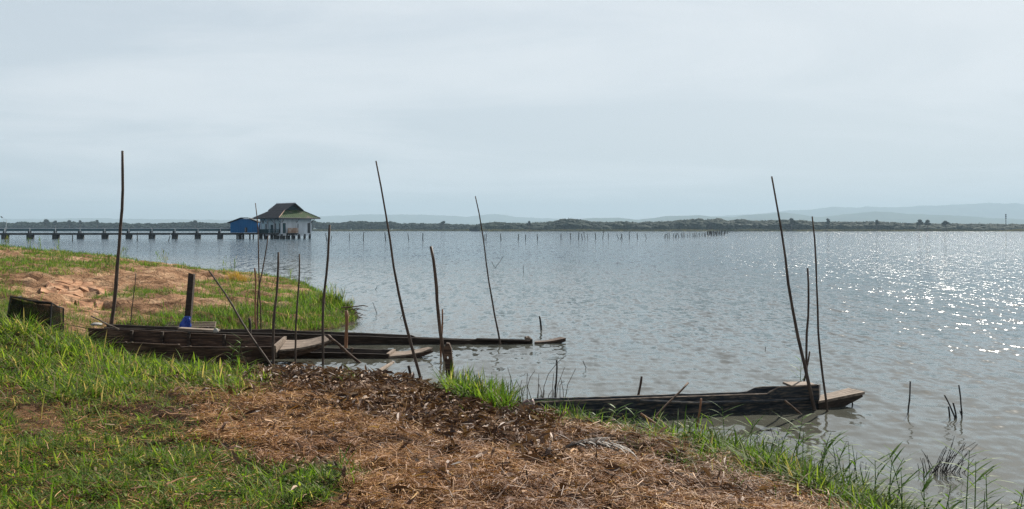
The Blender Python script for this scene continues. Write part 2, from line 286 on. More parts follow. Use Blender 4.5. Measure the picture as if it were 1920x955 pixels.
def height(x, y, fine=True):
    x = np.asarray(x, float); y = np.asarray(y, float)
    d = sdf(LAND, x, y) + (fbm(x * .9, y * .9, 3, 3) - .5) * .5
    di = np.maximum(d, 0)
    near = .15 * (1 - np.exp(-di / .35)) + np.minimum(.070 * di, .55)
    heap = .10 * np.exp(-((di - .8) / .7) ** 2) * sstep(-4.2, -2.8, x) * (1 - sstep(.3, 1.5, x))
    near = near + .42 * (1 - sstep(-8.3, -5.7, x)) * sstep(10.5, 14.6, y) * (1 - np.exp(-di / .5))
    near = near + heap * (0.3 + 1.1 * fbm(x * 2.2, y * 2.2, 3, 8))
    hp = .066 * np.maximum(-x - 4.5, 0); hp = np.minimum(hp, 2.3)
    pen = .13 * (1 - np.exp(-di / .5)) + hp * (1 - np.exp(-di / 3.0)) + .05 * (1 - np.exp(-di / 3))
    w = sstep(17.0, 23.0, y + .0 * x)
    z = near * (1 - w) + pen * w
    if fine:
        amp = np.clip(di / .8, 0, 1)
        lump = (fbm(x * 2.4, y * 2.4, 4, 1) - .5) * .20 + (fbm(x * 9, y * 9, 3, 2) - .5) * .09
        clod = (fbm(x * .35, y * .5, 3, 14) - .5) * .35 + (np.abs(fbm(x * .55 + .25 * y, y * .95, 4, 4) - .5) * -2 + .35) * .42 + (fbm(x * 2.2, y * 2.2, 3, 6) - .5) * .22
        z = z + amp * (lump * (1 - w) + clod * w)
    return np.where(d > 0, z, np.maximum(d * .35, -.6))
def build_ground():
    t = np.concatenate([np.arange(-4, -.8, .1), np.arange(-.8, .75, .0046), np.arange(.75, 3.01, .15)])
    Y = np.concatenate([np.arange(-30, 2.5, 1.0), 2.5 * np.exp(np.arange(0, math.log(85 / 2.5), .0062))])
    s = np.maximum(Y, 5 - Y); X = s[:, None] * t[None, :]; YY = np.repeat(Y[:, None], len(t), 1)
    Z = height(X, YY)
    d = sdf(LAND, X, YY)
    px, py = px_of(X, YY, Z)
    clay = sstep(17.5, 20.0, YY) * 1.0
    patch = sdf([(10, 770), (60, 755), (130, 775), (140, 815), (40, 815)], px, py)       # bare earth patch in the near grass
    clay = np.maximum(clay, .38 * sstep(-6, 10, patch) * (YY > 5) * (YY < 17))
    wet = 1 - sstep(.02, .3, d + (fbm(X * 2, YY * 2, 3, 5) - .5) * .3)
    o = mesh_np('ground', np.stack([X, YY, Z], -1).reshape(-1, 3), grid_tris(len(Y), len(t)), M['ground'], smooth=True, extra={'clay': clay.ravel(), 'wet': wet.ravel()})
    tag(o, kind='structure')
build_ground()

# ------------------------------------------------------------------ the lake
def build_water():
    t = np.concatenate([-np.geomspace(8, .8, 24), np.arange(-.76, .76, .0042), np.geomspace(.8, 8, 24)])
    Y = np.concatenate([np.linspace(-60, 2, 12), np.geomspace(3.0, 6.5, 14), 6.6 * np.exp(np.arange(0, math.log(75 / 6.6), .0048)), np.geomspace(76, 1600, 40)])
    s = np.maximum(Y, 6.5); X = np.clip(s[:, None] * t[None, :], -12500, 12500); YY = np.repeat(Y[:, None], len(t), 1)
    r2 = np.random.default_rng(3); Z = np.zeros_like(X); d = -sdf(LAND, X, YY)
    calm = np.clip(.30 + np.maximum(d, 0) / 7, .30, 1.0)
    inlet = sstep(-3.0, .5, X) + sstep(21, 24, YY); calm = calm * np.clip(.45 + .55 * inlet, 0, 1)
    dy = np.maximum(np.gradient(Y), .03)[:, None]
    for k in range(60):
        lam = .22 * (1.1 / .22) ** r2.random(); a = R(-93 + r2.normal() * 30); kx, ky = math.cos(a) * 2 * math.pi / lam, math.sin(a) * 2 * math.pi / lam
        amp = .00155 * lam ** .8 * (.6 + .8 * r2.random()); ph = r2.random() * 6.28
        fade = 1 - sstep(.18 * lam, .34 * lam, dy * abs(math.sin(a)))
        Z += amp * fade * np.sin(kx * X + ky * YY + ph)
    Z *= calm * (.75 + .5 * fbm(X * .12, YY * .06, 3, 9))
    Z *= np.where(YY > 3, 1 - .9 * sstep(9, 26, YY) - .1 * sstep(26, 40, YY), 0)
    gust = .72 + .62 * fbm(X * .02, YY * .012, 3, 4)
    chop = np.clip(.13 + np.maximum(d - 2.0, 0) / 32, .13, 1.1) * gust
    o = mesh_np('lake_water', np.stack([X, YY, Z], -1).reshape(-1, 3), grid_tris(len(Y), len(t)), M['water'], smooth=True, extra={'chop': chop.ravel()})
    tag(o, kind='structure')
build_water()

# ------------------------------------------------------------------ far shore, hills, woods
LEFT_Y, RIGHT_Y = 1520.0, 1290.0
def shore_y(px): return LEFT_Y + (RIGHT_Y - LEFT_Y) * sstep(870, 905, px)
def build_far_shore():
    px = np.arange(-900, 2900, 6.0); rows = [0, 1.5, 8, 30, 120, 500, 17500]; zz = [-.4, .5, .8, 1.0, 1.2, 1.5, 2.0]
    ys = shore_y(px); P = []
    for dY, z in zip(rows, zz):
        Y = np.minimum(ys + dY, 19000); P.append(np.stack([(px - CX) / F * Y, Y, np.full(len(px), z)], -1))
    o = mesh_np('far_shore', np.array(P).reshape(-1, 3), grid_tris(len(rows), len(px)), M['shore'], smooth=True); tag(o, kind='structure')
build_far_shore()
def build_reed_bed():
    n = 26000; px = rng.uniform(-250, 2200, n); ys = shore_y(px) + rng.uniform(1, 30, n)
    hfac = .55 + .9 * fbm(px * .02, ys * .02, 3, 2); h = rng.uniform(1.2, 3.0, n) * hfac; w = rng.uniform(.8, 2.4, n)
    x = (px - CX) / F * ys; a = rng.uniform(-.6, .6, n); c, s = np.cos(a) * w, np.sin(a) * w
    v = np.stack([np.stack([x - c, ys - s, np.full(n, .4)], -1), np.stack([x + c, ys + s, np.full(n, .4)], -1), np.stack([x + rng.uniform(-1, 1, n) * w, ys + rng.uniform(-1, 1, n), .4 + h], -1)], 1)
    col = np.array([.085, .085, .042]) + (fbm(px * .013, ys * .01, 3, 7) - .42)[:, None] * np.array([.20, .155, .09]); col = np.clip(col, .02, .5)
    o = mesh_np('reed_bed', v.reshape(-1, 3), np.arange(n * 3).reshape(-1, 3), M['straw'], np.repeat(col, 3, 0))
    tag(o, 'low olive and tan reed bed along the far shore', 'reed bed', kind='stuff')
build_reed_bed()
HILLS = [
 ('far_hills', 16500., [(-600, 416), (-200, 412), (0, 411), (150, 409), (300, 411), (450, 412), (600, 406), (700, 401), (800, 403), (880, 406), (930, 401), (975, 407), (1090, 412), (1200, 412), (1260, 410), (1400, 402), (1490, 394), (1520, 392.5), (1555, 387), (1610, 389), (1625, 386.5), (1700, 388), (1720, 385.5), (1760, 385), (1790, 383), (1830, 381), (1850, 379.5), (1880, 381), (1905, 380), (1925, 383), (2050, 380), (2300, 390), (2700, 398)], 1),
 ('near_hills', 11000., [(-600, 428), (300, 426), (900, 420), (1060, 413), (1110, 408.5), (1160, 408), (1200, 412), (1250, 405.5), (1310, 403), (1345, 407), (1380, 407), (1400, 402.5), (1450, 400.5), (1470, 398), (1490, 400), (1530, 406.5), (1560, 405), (1600, 400), (1640, 396.5), (1670, 397.5), (1700, 401), (1750, 402), (1800, 404), (1850, 408), (1920, 411), (2100, 405), (2400, 412), (2700, 416)], 2)]
def build_hills(name, Y0, prof, sd):
    px = np.arange(-600, 2700, 3.0); py = np.interp(px, [p[0] for p in prof], [p[1] for p in prof])
    py = py + (fbm(px * .05, px * 0 + sd, 4, sd) - .5) * 2.2 + (fbm(px * .25, px * 0 + sd, 2, sd) - .5) * 1.0
    top = EYE + (HY - py) / F * Y0; offs = np.linspace(-1500, 1300, 36); P = []
    for k, o in enumerate(offs):
        f = max(0, 1 - abs(o) / (1500 if o < 0 else 1300)) ** 1.15
        Y = Y0 + o * np.ones(len(px)); X = (px - CX) / F * Y0
        rid = (fbm(X * .0035 + 3, Y * .0035, 5, sd + 4) - .5) * 1.1 * (1 - f) * f * 2
        P.append(np.stack([X, Y, np.maximum(-.9, top * np.clip(f + rid, 0, 1))], -1))
    o = mesh_np(name, np.array(P).reshape(-1, 3), grid_tris(len(offs), len(px)), M['hill'], smooth=True); tag(o, kind='structure')
for h in HILLS: build_hills(*h)

def ico(sub, seed, amp=.22):
    import bmesh
    bm = bmesh.new(); bmesh.ops.create_icosphere(bm, subdivisions=sub, radius=1)
    v = np.array([p.co[:] for p in bm.verts]); f = np.array([[q.index for q in t.verts] for t in bm.faces]); bm.free()
    n = (fbm(v[:, 0] * 1.7 + v[:, 2] * 1.1 + 5, v[:, 1] * 1.7 - v[:, 2] * .9 + 5, 4, seed) - .5)
    n2 = vnoise(v[:, 0] * 5 + v[:, 2] * 3.3, v[:, 1] * 5 - v[:, 2] * 2.7, seed + 3) - .5
    return v * (1 + amp * 2.2 * n + amp * 1.1 * n2)[:, None], f
ICO = [ico(2, k) for k in range(6)]
class Crowns:
    def __init__(s): s.v = []; s.f = []; s.n = 0
    def blob(s, c, r, tufts=50, size=1.2):
        v, f = ICO[rng.integers(6)]; a = rng.uniform(0, 6.28); ca, sa = math.cos(a), math.sin(a)
        q = np.stack([v[:, 0] * ca - v[:, 1] * sa, v[:, 0] * sa + v[:, 1] * ca, v[:, 2]], -1) * np.array(r) + np.array(c)
        s.v.append(q); s.f.append(f + s.n); s.n += len(q)
        if tufts:
            d = rng.normal(size=(tufts, 3)); d /= np.linalg.norm(d, axis=1)[:, None]; d[:, 2] = np.abs(d[:, 2]) * np.where(rng.random(tufts) < .8, 1, -1)
            p = d * np.array(r) * rng.uniform(.92, 1.14, (tufts, 1)) + np.array(c)
            t = p[:, None, :] + rng.normal(size=(tufts, 3, 3)) * size * .6
            s.v.append(t.reshape(-1, 3)); s.f.append(np.arange(tufts * 3).reshape(-1, 3) + s.n); s.n += tufts * 3
    def build(s, name, mat, origin=None):
        v = np.concatenate(s.v); 
        if origin is not None: v = v - np.array(origin)
        return mesh_np(name, v, np.concatenate(s.f), mat, smooth=False)
PROF_L = [(-250, 418), (0, 416.5), (30, 418), (40, 415.5), (70, 417), (100, 416.5), (130, 415.5), (165, 416.5), (180, 415), (190, 417), (210, 418), (230, 416.5), (240, 419), (280, 418), (293, 420), (300, 418), (330, 417), (360, 416), (400, 418.5), (470, 418), (560, 416), (585, 414.5), (600, 417), (640, 417.5), (655, 415.5), (680, 414.5), (705, 416), (735, 415.5), (750, 419), (790, 418), (815, 419), (845, 419), (865, 420), (905, 421.5), (1100, 421), (1500, 420), (2200, 421)]
PROF_R = [(889, 422), (900, 419), (930, 416), (970, 418), (1010, 417), (1040, 414.5), (1060, 410.5), (1072, 409.8), (1095, 413), (1105, 415.5), (1140, 416.5), (1160, 415), (1170, 414.2), (1200, 417.5), (1215, 415), (1265, 414.5), (1275, 412.5), (1300, 410), (1313, 410), (1318, 414), (1330, 410.5), (1345, 409.7), (1367, 414.5), (1380, 411.5), (1395, 411), (1403, 413.5), (1440, 413), (1465, 412), (1500, 412), (1520, 415.5), (1560, 415.5), (1590, 416), (1640, 415), (1675, 417), (1720, 418.5), (1800, 419.5), (1830, 419.5), (1880, 420), (1920, 420.5), (2300, 419)]
def wood(name, prof, Y0, x0, x1, step, label, canopy):
    C = Crowns(); xs = [p[0] for p in prof]; ys = [p[1] for p in prof]
    for row, (dY, low) in enumerate([(70, 0), (45, 0), (22, 2.5), (6, 5.5)]):
        px = x0 + rng.uniform(0, step)
        while px < x1:
            Y = Y0 + dY + rng.uniform(-8, 8); y = np.interp(px, xs, ys) + (rng.uniform(-.2, 1.2) if row == 0 else rng.uniform(.4, 2.4)) + low * rng.uniform(.5, 1.2)
            H = EYE + (HY - y) / F * Y; rx = rng.uniform(*canopy) * (.8 if row else 1); rz = min(H * .48, rng.uniform(.42, .62) * rx)
            X = (px - CX) / F * Y
            C.blob((X, Y, H - rz), (rx, rx * .8, rz), 60, 1.0)
            C.blob((X + rng.uniform(-3, 3), Y - 3, max(H - 2.2 * rz, H * .35)), (rx * .9, rx * .7, max(rz * .9, H * .34)), 40, 1.0)
            px += step * rng.uniform(.6, 1.4)
    o = C.build(name, M['crown']); tag(o, label, 'woods', kind='stuff')
wood('far_woods', PROF_L, LEFT_Y + 190, -240, 900, 7.5, 'long blue hazed line of trees along the far left shore', (5, 9))
wood('near_woods', PROF_R, RIGHT_Y + 25, 892, 2200, 9, 'dense rounded wood on the far right shore', (8, 14))
def far_tree(px, topy, w, Y, label, shape):
    H = EYE + (HY - topy) / F * Y; X = (px - CX) / F * Y; base = Vector((X, Y, .8))
    r = empty('far_tree', base, label, 'tree', 'single trees standing above the far woods')
    t = MB(); t.tube([base, base + Vector((.3, 0, H * .45)), base + Vector((0, 0, H * .8))], [.6, .42, .2], 7)
    for k in range(3):
        a = rng.uniform(0, 6.28); t.tube([base + Vector((.2, 0, H * (.4 + .1 * k))), base + Vector((math.cos(a) * w * .4, math.sin(a) * w * .3, H * (.66 + .08 * k)))], [.25, .08], 5)
    t.build('trunk', M['trunk'], r)
    C = Crowns(); rw = w / F * Y / 2
    for k in range(7):
        u = rng.uniform(-1, 1); zz = H * (.62 + .30 * rng.random() * (1 - abs(u) * .6)); q = rw * rng.uniform(.35, .55)
        C.blob((X + u * rw * .65, Y + rng.uniform(-2, 2), zz), (q, q * .9, q * shape), 60, .9)
    q = rw * .5; C.blob((X, Y, H - q * shape), (q, q, q * shape), 70, .9)
    o = C.build('crown', M['crown'], base); o.parent = r
LY = LEFT_Y + 175; RY = RIGHT_Y + 14
for a in [(86, 411.2, 13, LY, 'tallest bushy tree above the woods beyond the long pier', .8), (104, 414, 9, LY, 'rounded tree just right of the tallest one beyond the pier', .8),
          (130, 413.2, 12, LY, 'domed tree beyond the pier, left of the thick leaning pole', .7), (150, 413.4, 8, LY, 'narrow pointed tree beyond the pier, left of the thick leaning pole', 1.1), (182, 412.8, 9, LY, 'feathery tree beyond the pier, closest to the thick leaning pole', .9),
          (366, 413.4, 14, LY, 'spreading tree beyond the pier, left of the blue hut', .7), (589, 413.6, 14, LY, 'tree rising just right of the white house roof', .8), (832, 414.8, 12, LY, 'tree standing up in the gap left of the dark right woods', .8),
          (992, 415.2, 7, RY, 'small round tree poking above the low canopy left of the highest dome', 1.0), (1484, 409.6, 13, RY, 'ragged tree above the canopy by the long leaning pole on the right', .8), (1552, 410.4, 10, RY, 'ragged tree above the canopy just right of the thin upright pole', .8),
          (1724, 412.6, 11, RY, 'left tree of the tall pair above the right woods', .9), (1739, 412.8, 11, RY, 'right tree of the tall pair above the right woods', .9), (1773, 414.6, 13, RY, 'bushy tree right of the tall pair above the right woods', .7), (1644, 412.8, 8, RY, 'thin ragged tree in front of the blue hill crest', .9)]:
    far_tree(*a)
def mast():
    Y = RIGHT_Y + 60; b = at(1886, 430, Y); top = at(1886, 402, Y)
    r = empty('radio_mast', b, 'thin lattice radio mast above the right woods', 'mast')
    m = MB()
    for k in range(3):
        a = k * 2.09; m.tube([b + Vector((math.cos(a) * 1.0, math.sin(a), 0)), top + Vector((math.cos(a) * .35, math.sin(a) * .35, 0))], .13, 5)
    H = top.z - b.z
    for k in range(9):
        z0 = H * k / 9; s = 1 - .65 * k / 9
        for j in range(3):
            a, c = j * 2.09, (j + 1) * 2.09; m.tube([b + Vector((math.cos(a) * s, math.sin(a) * s, z0)), b + Vector((math.cos(c) * s * .95, math.sin(c) * s * .95, z0 + H / 9))], .06, 4)
    m.build('lattice', M['concrete_dark'], r)
    for zf, s in ((.97, 1.1), (.84, 1.3), (.72, .8)):
        for j in range(3): MB().box(b + Vector((math.cos(j * 2.09) * .8, math.sin(j * 2.09) * .8, H * zf)), (.35, .35, 1.6 * s)).build('antenna', M['concrete_dark'], r)
mast()

# ------------------------------------------------------------------ pier, blue hut, pump house
def dirs(): return Vector((-0.246, 0.969, 0)), Vector((0.969, 0.246, 0))
def pier():
    A = at(-160, 440, 232.0); B = at(556, 440, 243.0); A.z = B.z = 0; u = (B - A).normalized(); n = Vector((-u.y, u.x, 0)); Lb = (B - A).length
    r = empty('long_pier', A, 'long dark pier with square piles reaching the white house', 'pier')
    rot = Matrix(((u.x, n.x, 0), (u.y, n.y, 0), (0, 0, 1)))
    def X(px, Y=236.):
        p = (px - CX) / F; t = (p * A.y - A.x) / (u.x - p * u.y); return t
    hut0, hut1 = X(431), X(483)
    span = [X(p) for p in (-35, 10, 57, 105, 151, 197, 242, 285, 328, 371, 413)]
    span = [0] + span + [X(456)]
    for k in range(len(span) - 1):
        s0, s1 = span[k] + .03, span[k + 1] - .03
        c = A + u * ((s0 + s1) / 2); MB().box(c + Vector((0, 0, 1.30)), (s1 - s0, 2.6, .52), rot).build('deck_slab', M['concrete_dark'], r)
        MB().box(c + Vector((0, 0, 2.36)) - n * .0, (s1 - s0, .7, .62), rot).build('pipe_box', M['pipe'], r)
        MB().box(c + Vector((0, 0, 2.745)), (s1 - s0, .85, .12), rot).build('pipe_cover', M['white_paint'], r)
    for s in span[1:-1]:
        c = A + u * s
        MB().box(c + Vector((0, 0, .22)), (1.15, 2.2, 1.64), rot).build('pile', M['concrete_dark'], r)
        MB().box(c + Vector((-.2, 0, 1.80)), (.7, .5, .48), rot).build('pipe_saddle', M['concrete_dark'], r)
        MB().box(c + Vector((.42, -1.1, 2.05)), (.16, .12, .98), rot).build('post', M['pale_metal'], r)
    # walkway from the pier past the hut to the house
    s0, s1 = X(456) + .03, X(556)
    for k in range(6):
        a, b = s0 + (s1 - s0) * k / 6 + .02, s0 + (s1 - s0) * (k + 1) / 6 - .02
        MB().box(A + u * ((a + b) / 2) + Vector((0, 0, 1.32)), (b - a, 3.4, .42), rot).build('deck_slab', M['concrete_dark'], r)
    for px, w in ((444.5, .35), (450, .9), (456, .5), (468.5, .35), (475, .3), (489, .9), (496, .4), (509, .35), (515.5, .7), (526, .35), (533, .45)):
        s = X(px); MB().box(A + u * s + Vector((0, 0, .3)), (w, .4, 1.6), rot).build('pile', M['concrete_dark'], r)
    MB().box(A + u * X(522) + Vector((0, -.4, .45)), (1.0, .2, .2), rot).build('pile_brace', M['concrete_dark'], r)
    # balustrade by the house
    b0, b1 = X(484), X(526)
    for k in range(13):
        MB().box(A + u * (b0 + (b1 - b0) * k / 12) - n * 1.6 + Vector((0, 0, 2.0)), (.12, .12, .95), rot).build('baluster', M['teal_trim'], r)
    for z in (2.48, 2.02): MB().box(A + u * ((b0 + b1) / 2) - n * 1.6 + Vector((0, 0, z)), (b1 - b0 + .2, .16, .12), rot).build('rail', M['teal_trim'], r)
    c0 = X(505); MB().box(A + u * ((b0 + c0) / 2) - n * 1.48 + Vector((0, 0, 1.98)), (c0 - b0, .06, .9), rot).build('rail_panel', M['teal_trim'], r)
    return A, u, n, rot, X
PA, PU, PN, PROT, PX = pier()
def street_lamp():
    p = PA + PU * PX(12.5) - PN * .8 + Vector((0, 0, 1.56)); Y = p.y
    r = empty('street_lamp', p, 'slim lamp post with a slanting arm on the pier', 'street lamp')
    t = at(12.5, 413.5, Y); MB().tube([p, t], [.09, .06], 6).build('pole', M['pale_metal'], r)
    MB().tube([t, at(6, 409.5, Y), at(2.5, 407, Y)], [.06, .05, .05], 6).build('arm', M['pale_metal'], r)
    MB().tube([at(4.6, 408.6, Y), at(1.6, 406.4, Y)], [.13, .16], 6).build('lamp_head', M['dark_trim'], r)
street_lamp()
def blue_hut():
    Y = 236.; P = lambda px, py, dy=0: at(px, py, Y) + Vector((0, dy, 0))
    r = empty('blue_hut', P(456, 436.5), 'bright blue sheet metal hut on the pier', 'hut')
    dep = Vector((-1.0, 6.0, 0))
    front = [P(432, 436.6), P(432, 418), P(452, 410.6), P(464.5, 410.6), P(482.5, 417.5), P(482.5, 436.6)]
    fs = [tuple(range(6)), tuple(range(11, 5, -1))] + [(i, (i + 1) % 6, (i + 1) % 6 + 6, i + 6) for i in range(6)]
    MB().add(front + [p + dep for p in front], fs).build('wall', M['blue_wall'], r)
    for a, b in (((426, 419.3), (452, 409.7)), ((452.2, 409.7), (465, 409.7)), ((465.2, 409.7), (484.5, 417.2))):
        p, q = P(*a, -.5), P(*b, -.5); d2 = dep * 1.15; u = Vector((0, 0, .22)); o = Vector((0, 0, .05))
        MB().hexa([p + o, q + o, q + d2 + o, p + d2 + o], [p + u, q + u, q + d2 + u, p + d2 + u]).build('roof', M['dark_trim'], r)
    for k in range(11):
        x = 436 + 4.4 * k; yt = np.interp(x, [432, 452, 464.5, 482.5], [418.6, 411.4, 411.4, 418.2])
        p, q = P(x, 436.4, -.03), P(x, yt, -.03); MB().box((p + q) / 2, (.07, .06, (q - p).length)).build('wall_rib', M['blue_wall'], r)
    MB().box(P(461.5, 431.3, -.06), (.62, .12, 1.25)).build('hatch', M['dark_trim'], r)
    MB().box(P(460.2, 431.2, -.09), (.22, .1, 1.1)).build('hatch_frame', M['concrete'], r)
blue_hut()
def house():
    v, p = dirs(); a = R(30); Rr = p * math.cos(a) + v * math.sin(a); Ll = -p * math.sin(a) + v * math.cos(a)
    C0 = at(528, 440, 240.); C0.z = 0; wR, wL, o, fl, ev, kz, rz = 8.8, 10.9, 1.85, 1.2, 5.55, 7.75, 9.55
    r = empty('pump_house', C0, 'white stilted house with a mossy hipped roof over the lake', 'house')
    rot = Matrix(((Rr.x, Ll.x, 0), (Rr.y, Ll.y, 0), (0, 0, 1)))
    P = lambda x, y, z: C0 + Rr * x + Ll * y + Vector((0, 0, z))
    B = lambda nm, m, x, y, z, sx, sy, sz, par=r: MB().box(P(x, y, z), (sx, sy, sz), rot).build(nm, m, par)
    H = ev - fl
    B('wall', M['white_wall'], wR / 2, .11, fl + H / 2, wR, .22, H); B('wall', M['white_wall'], wR / 2, wL - .11, fl + H / 2, wR, .22, H)
    B('wall', M['teal_wall'], .11, wL / 2, fl + H / 2, .22, wL - .46, H); B('wall', M['white_wall'], wR - .11, wL / 2, fl + H / 2, .22, wL - .46, H)
    B('floor_beam', M['white_wall'], wR / 2, wL / 2, fl - .2, wR + .1, wL + .1, .36)
    for x in (-.0, wR / 2, wR): B('column', M['white_wall'], x, -.06, fl + H / 2 + .02, .34, .34, H - .05)
    for y in (wL * .33, wL * .66, wL): B('column', M['white_wall'], -.06, y, fl + H / 2 + .02, .34, .34, H - .05)
    for x in (.1, 1.6, 3.3, 5.2, 7.0, 8.6):
        for y in (.1, wL / 2, wL - .1): B('stilt', M['concrete_dark'], x, y, .25, .46, .46, 2.0)
    # front openings (right face) and veranda side (left face)
    def opening(nm, face, s, z0, w, h):
        x, y = (s, -.03) if face == 'R' else (-.03, s); sx, sy = (w, .1) if face == 'R' else (.1, w)
        f = B(nm, M['dark_trim'], x, y, z0 + h / 2, sx, sy, h); k = -.065
        q = B('pane' if nm == 'window' else 'door_leaf', M['glass'] if nm == 'window' else M['teal_trim'], x + (0 if face == 'R' else k), y + (k if face == 'R' else 0), z0 + h / 2, sx * (.8 if face == 'R' else .4), sy * (.4 if face == 'R' else .8), h * .92)
        w_ = q.matrix_basis.copy(); q.parent = f; q.location = Vector((0, 0, 0)); 
        me = q.data; return f
    opening('door', 'R', .75, fl + .25, .85, 2.7); opening('window', 'R', wR - .55, fl + .3, .75, 2.7)
    opening('door', 'L', 5.0, fl + .2, 1.15, 2.3); opening('window', 'L', 3.2, fl + .6, .7, 2.3); opening('window', 'L', 1.0, fl + .3, .6, 2.6); opening('window', 'L', 8.2, fl + .6, .6, 2.2)
    opening('window', 'L', 9.8, fl + 2.9, .8, .8)
    # stained parapet of the small landing in front
    B('landing_wall', M['stain_wall'], 3.0, -.75, fl + 1.0, 3.1, .14, 1.35); B('landing', M['concrete_dark'], 3.0, -.45, fl + .2, 3.2, .9, .2)
    for x in (2.0, 3.3, 4.2): B('landing_post', M['concrete_dark'], x, -.6, fl - .1, .16, .16, .4)
    B('drain_pipe', M['dark_trim'], 4.75, -.3, fl + 1.6, .12, .12, 2.4)
    for x0 in (.0, wR / 2, wR):
        for sgn in ((-1, 1) if x0 == 0 else (1,)):
            MB().tube([P(x0, -.2, ev - 1.3), P(x0 + .0 * sgn, -o + .3, ev - .05)], .07, 6).build('roof_brace', M['dark_trim'], r)
    MB().tube([P(wR + .1, 0, ev - 1.3), P(wR + o - .3, 0, ev - .05)], .07, 6).build('roof_brace', M['dark_trim'], r)
    for y in (0.1, wL * .33, wL * .66, wL): MB().tube([P(-.2, y, ev - 1.3), P(-o + .3, y, ev - .05)], .07, 6).build('roof_brace', M['dark_trim'], r)
    # roof: flatter skirt all round, steeper gable on top
    x0, x1, y0, y1 = -o, wR + o, -o, wL + o; ix0, ix1, iy0, iy1 = 2.0, wR - 2.0, 1.6, wL - 1.6; xm = wR / 2; ry0, ry1 = .9, wL - .9
    th = Vector((0, 0, -.16))
    def slab(nm, m, pts, course=None):
        q = [P(*k) for k in pts]; n = len(q); lo = [k + th for k in q]
        return MB().add(q + lo, [tuple(range(n)), tuple(range(2 * n - 1, n - 1, -1))] + [(i, (i + 1) % n, n + (i + 1) % n, n + i) for i in range(n)]).build(nm, m, r)
    slab('roof_skirt', M['roof_moss'], [(x0, y0, ev), (x1, y0, ev), (ix1, iy0, kz), (ix0, iy0, kz)])
    slab('roof_skirt', M['roof_brown'], [(x0, y1, ev), (x0, y0, ev), (ix0, iy0, kz), (ix0, iy1, kz)])
    slab('roof_skirt', M['roof_brown'], [(x1, y0, ev), (x1, y1, ev), (ix1, iy1, kz), (ix1, iy0, kz)])
    slab('roof_skirt', M['roof_brown'], [(x1, y1, ev), (x0, y1, ev), (ix0, iy1, kz), (ix1, iy1, kz)])
    u = .02
    slab('roof', M['roof_brown'], [(ix0 - .25, ry1, kz - .1 + u), (ix0 - .25, ry0, kz - .1 + u), (xm, ry0 - .3, rz), (xm, ry1 + .3, rz)])
    slab('roof', M['roof_brown'], [(ix1 + .25, ry0, kz - .1 + u), (ix1 + .25, ry1, kz - .1 + u), (xm, ry1 + .3, rz), (xm, ry0 - .3, rz)])
    for yy in (iy0 + .35, iy1 - .35): MB().add([P(ix0 + .1, yy, kz - .2), P(ix1 - .1, yy, kz - .2), P(xm, yy, rz - .25)] + [P(ix0 + .1, yy + .1, kz - .2), P(ix1 - .1, yy + .1, kz - .2), P(xm, yy + .1, rz - .25)], [(0, 1, 2), (5, 4, 3), (0, 3, 4, 1), (1, 4, 5, 2), (2, 5, 3, 0)]).build('gable', M['teal_trim'], r)
    for k in range(3): B('gable_slat', M['pipe'], xm, iy0 + .28, kz + .25 + .42 * k, 3.6 - 1.1 * k, .08, .07)
    MB().tube([P(xm, ry0 - .35, rz + .06), P(xm, ry1 + .35, rz + .06)], .13, 6).build('ridge_cap', M['white_paint'], r)
    MB().tube([P(x0, y0, ev + .05), P(ix0, iy0, kz + .05)], .09, 6).build('hip_cap', M['stain_wall'], r)
    MB().tube([P(x1, y0, ev + .05), P(ix1, iy0, kz + .05)], .09, 6).build('hip_cap', M['roof_brown'], r)
    for s in (0, 1):
        for side in (ix0 - .25, ix1 + .25):
            yy = ry0 - .18 if s == 0 else ry1 + .18
            MB().tube([P(side, yy, kz - .12), P(xm, yy - (.15 if s == 0 else -.15), rz - .06)], .12, 4).build('barge_board', M['dark_trim'], r)
    for (p_, q_) in (((x0, y0), (x1, y0)), ((x0, y1), (x0, y0)), ((x1, y0), (x1, y1)), ((x0, y1), (x1, y1))):
        MB().tube([P(*p_, ev - .1), P(*q_, ev - .1)], .16, 4).build('fascia', M['dark_trim'], r)
    # tile courses as raised laps on the two slopes that face the camera
    for k in range(1, 7):
        t = k / 7; 
        MB().tube([P(x0 + (ix0 - x0) * t, y0 + (iy0 - y0) * t + .1, ev + (kz - ev) * t + .03), P(x0 + (ix0 - x0) * t, y1 + (iy1 - y1) * t - .1, ev + (kz - ev) * t + .03)], .05, 4).build('tile_course', M['roof_brown'], r)
    for k in range(1, 20):
        t = k / 20; xb = x0 + (x1 - x0) * t; xt = min(max(xb, ix0), ix1); f = 1.0
        if xb < ix0: f = (xb - x0) / (ix0 - x0); xt = xb
        if xb > ix1: f = (x1 - xb) / (x1 - ix1); xt = xb
        MB().tube([P(xb, y0 + .03, ev + .04), P(xt, y0 + (iy0 - y0) * f * .98, ev + (kz - ev) * f * .98 + .04)], .05, 4).build('tile_rib', M['roof_moss'], r)
house()

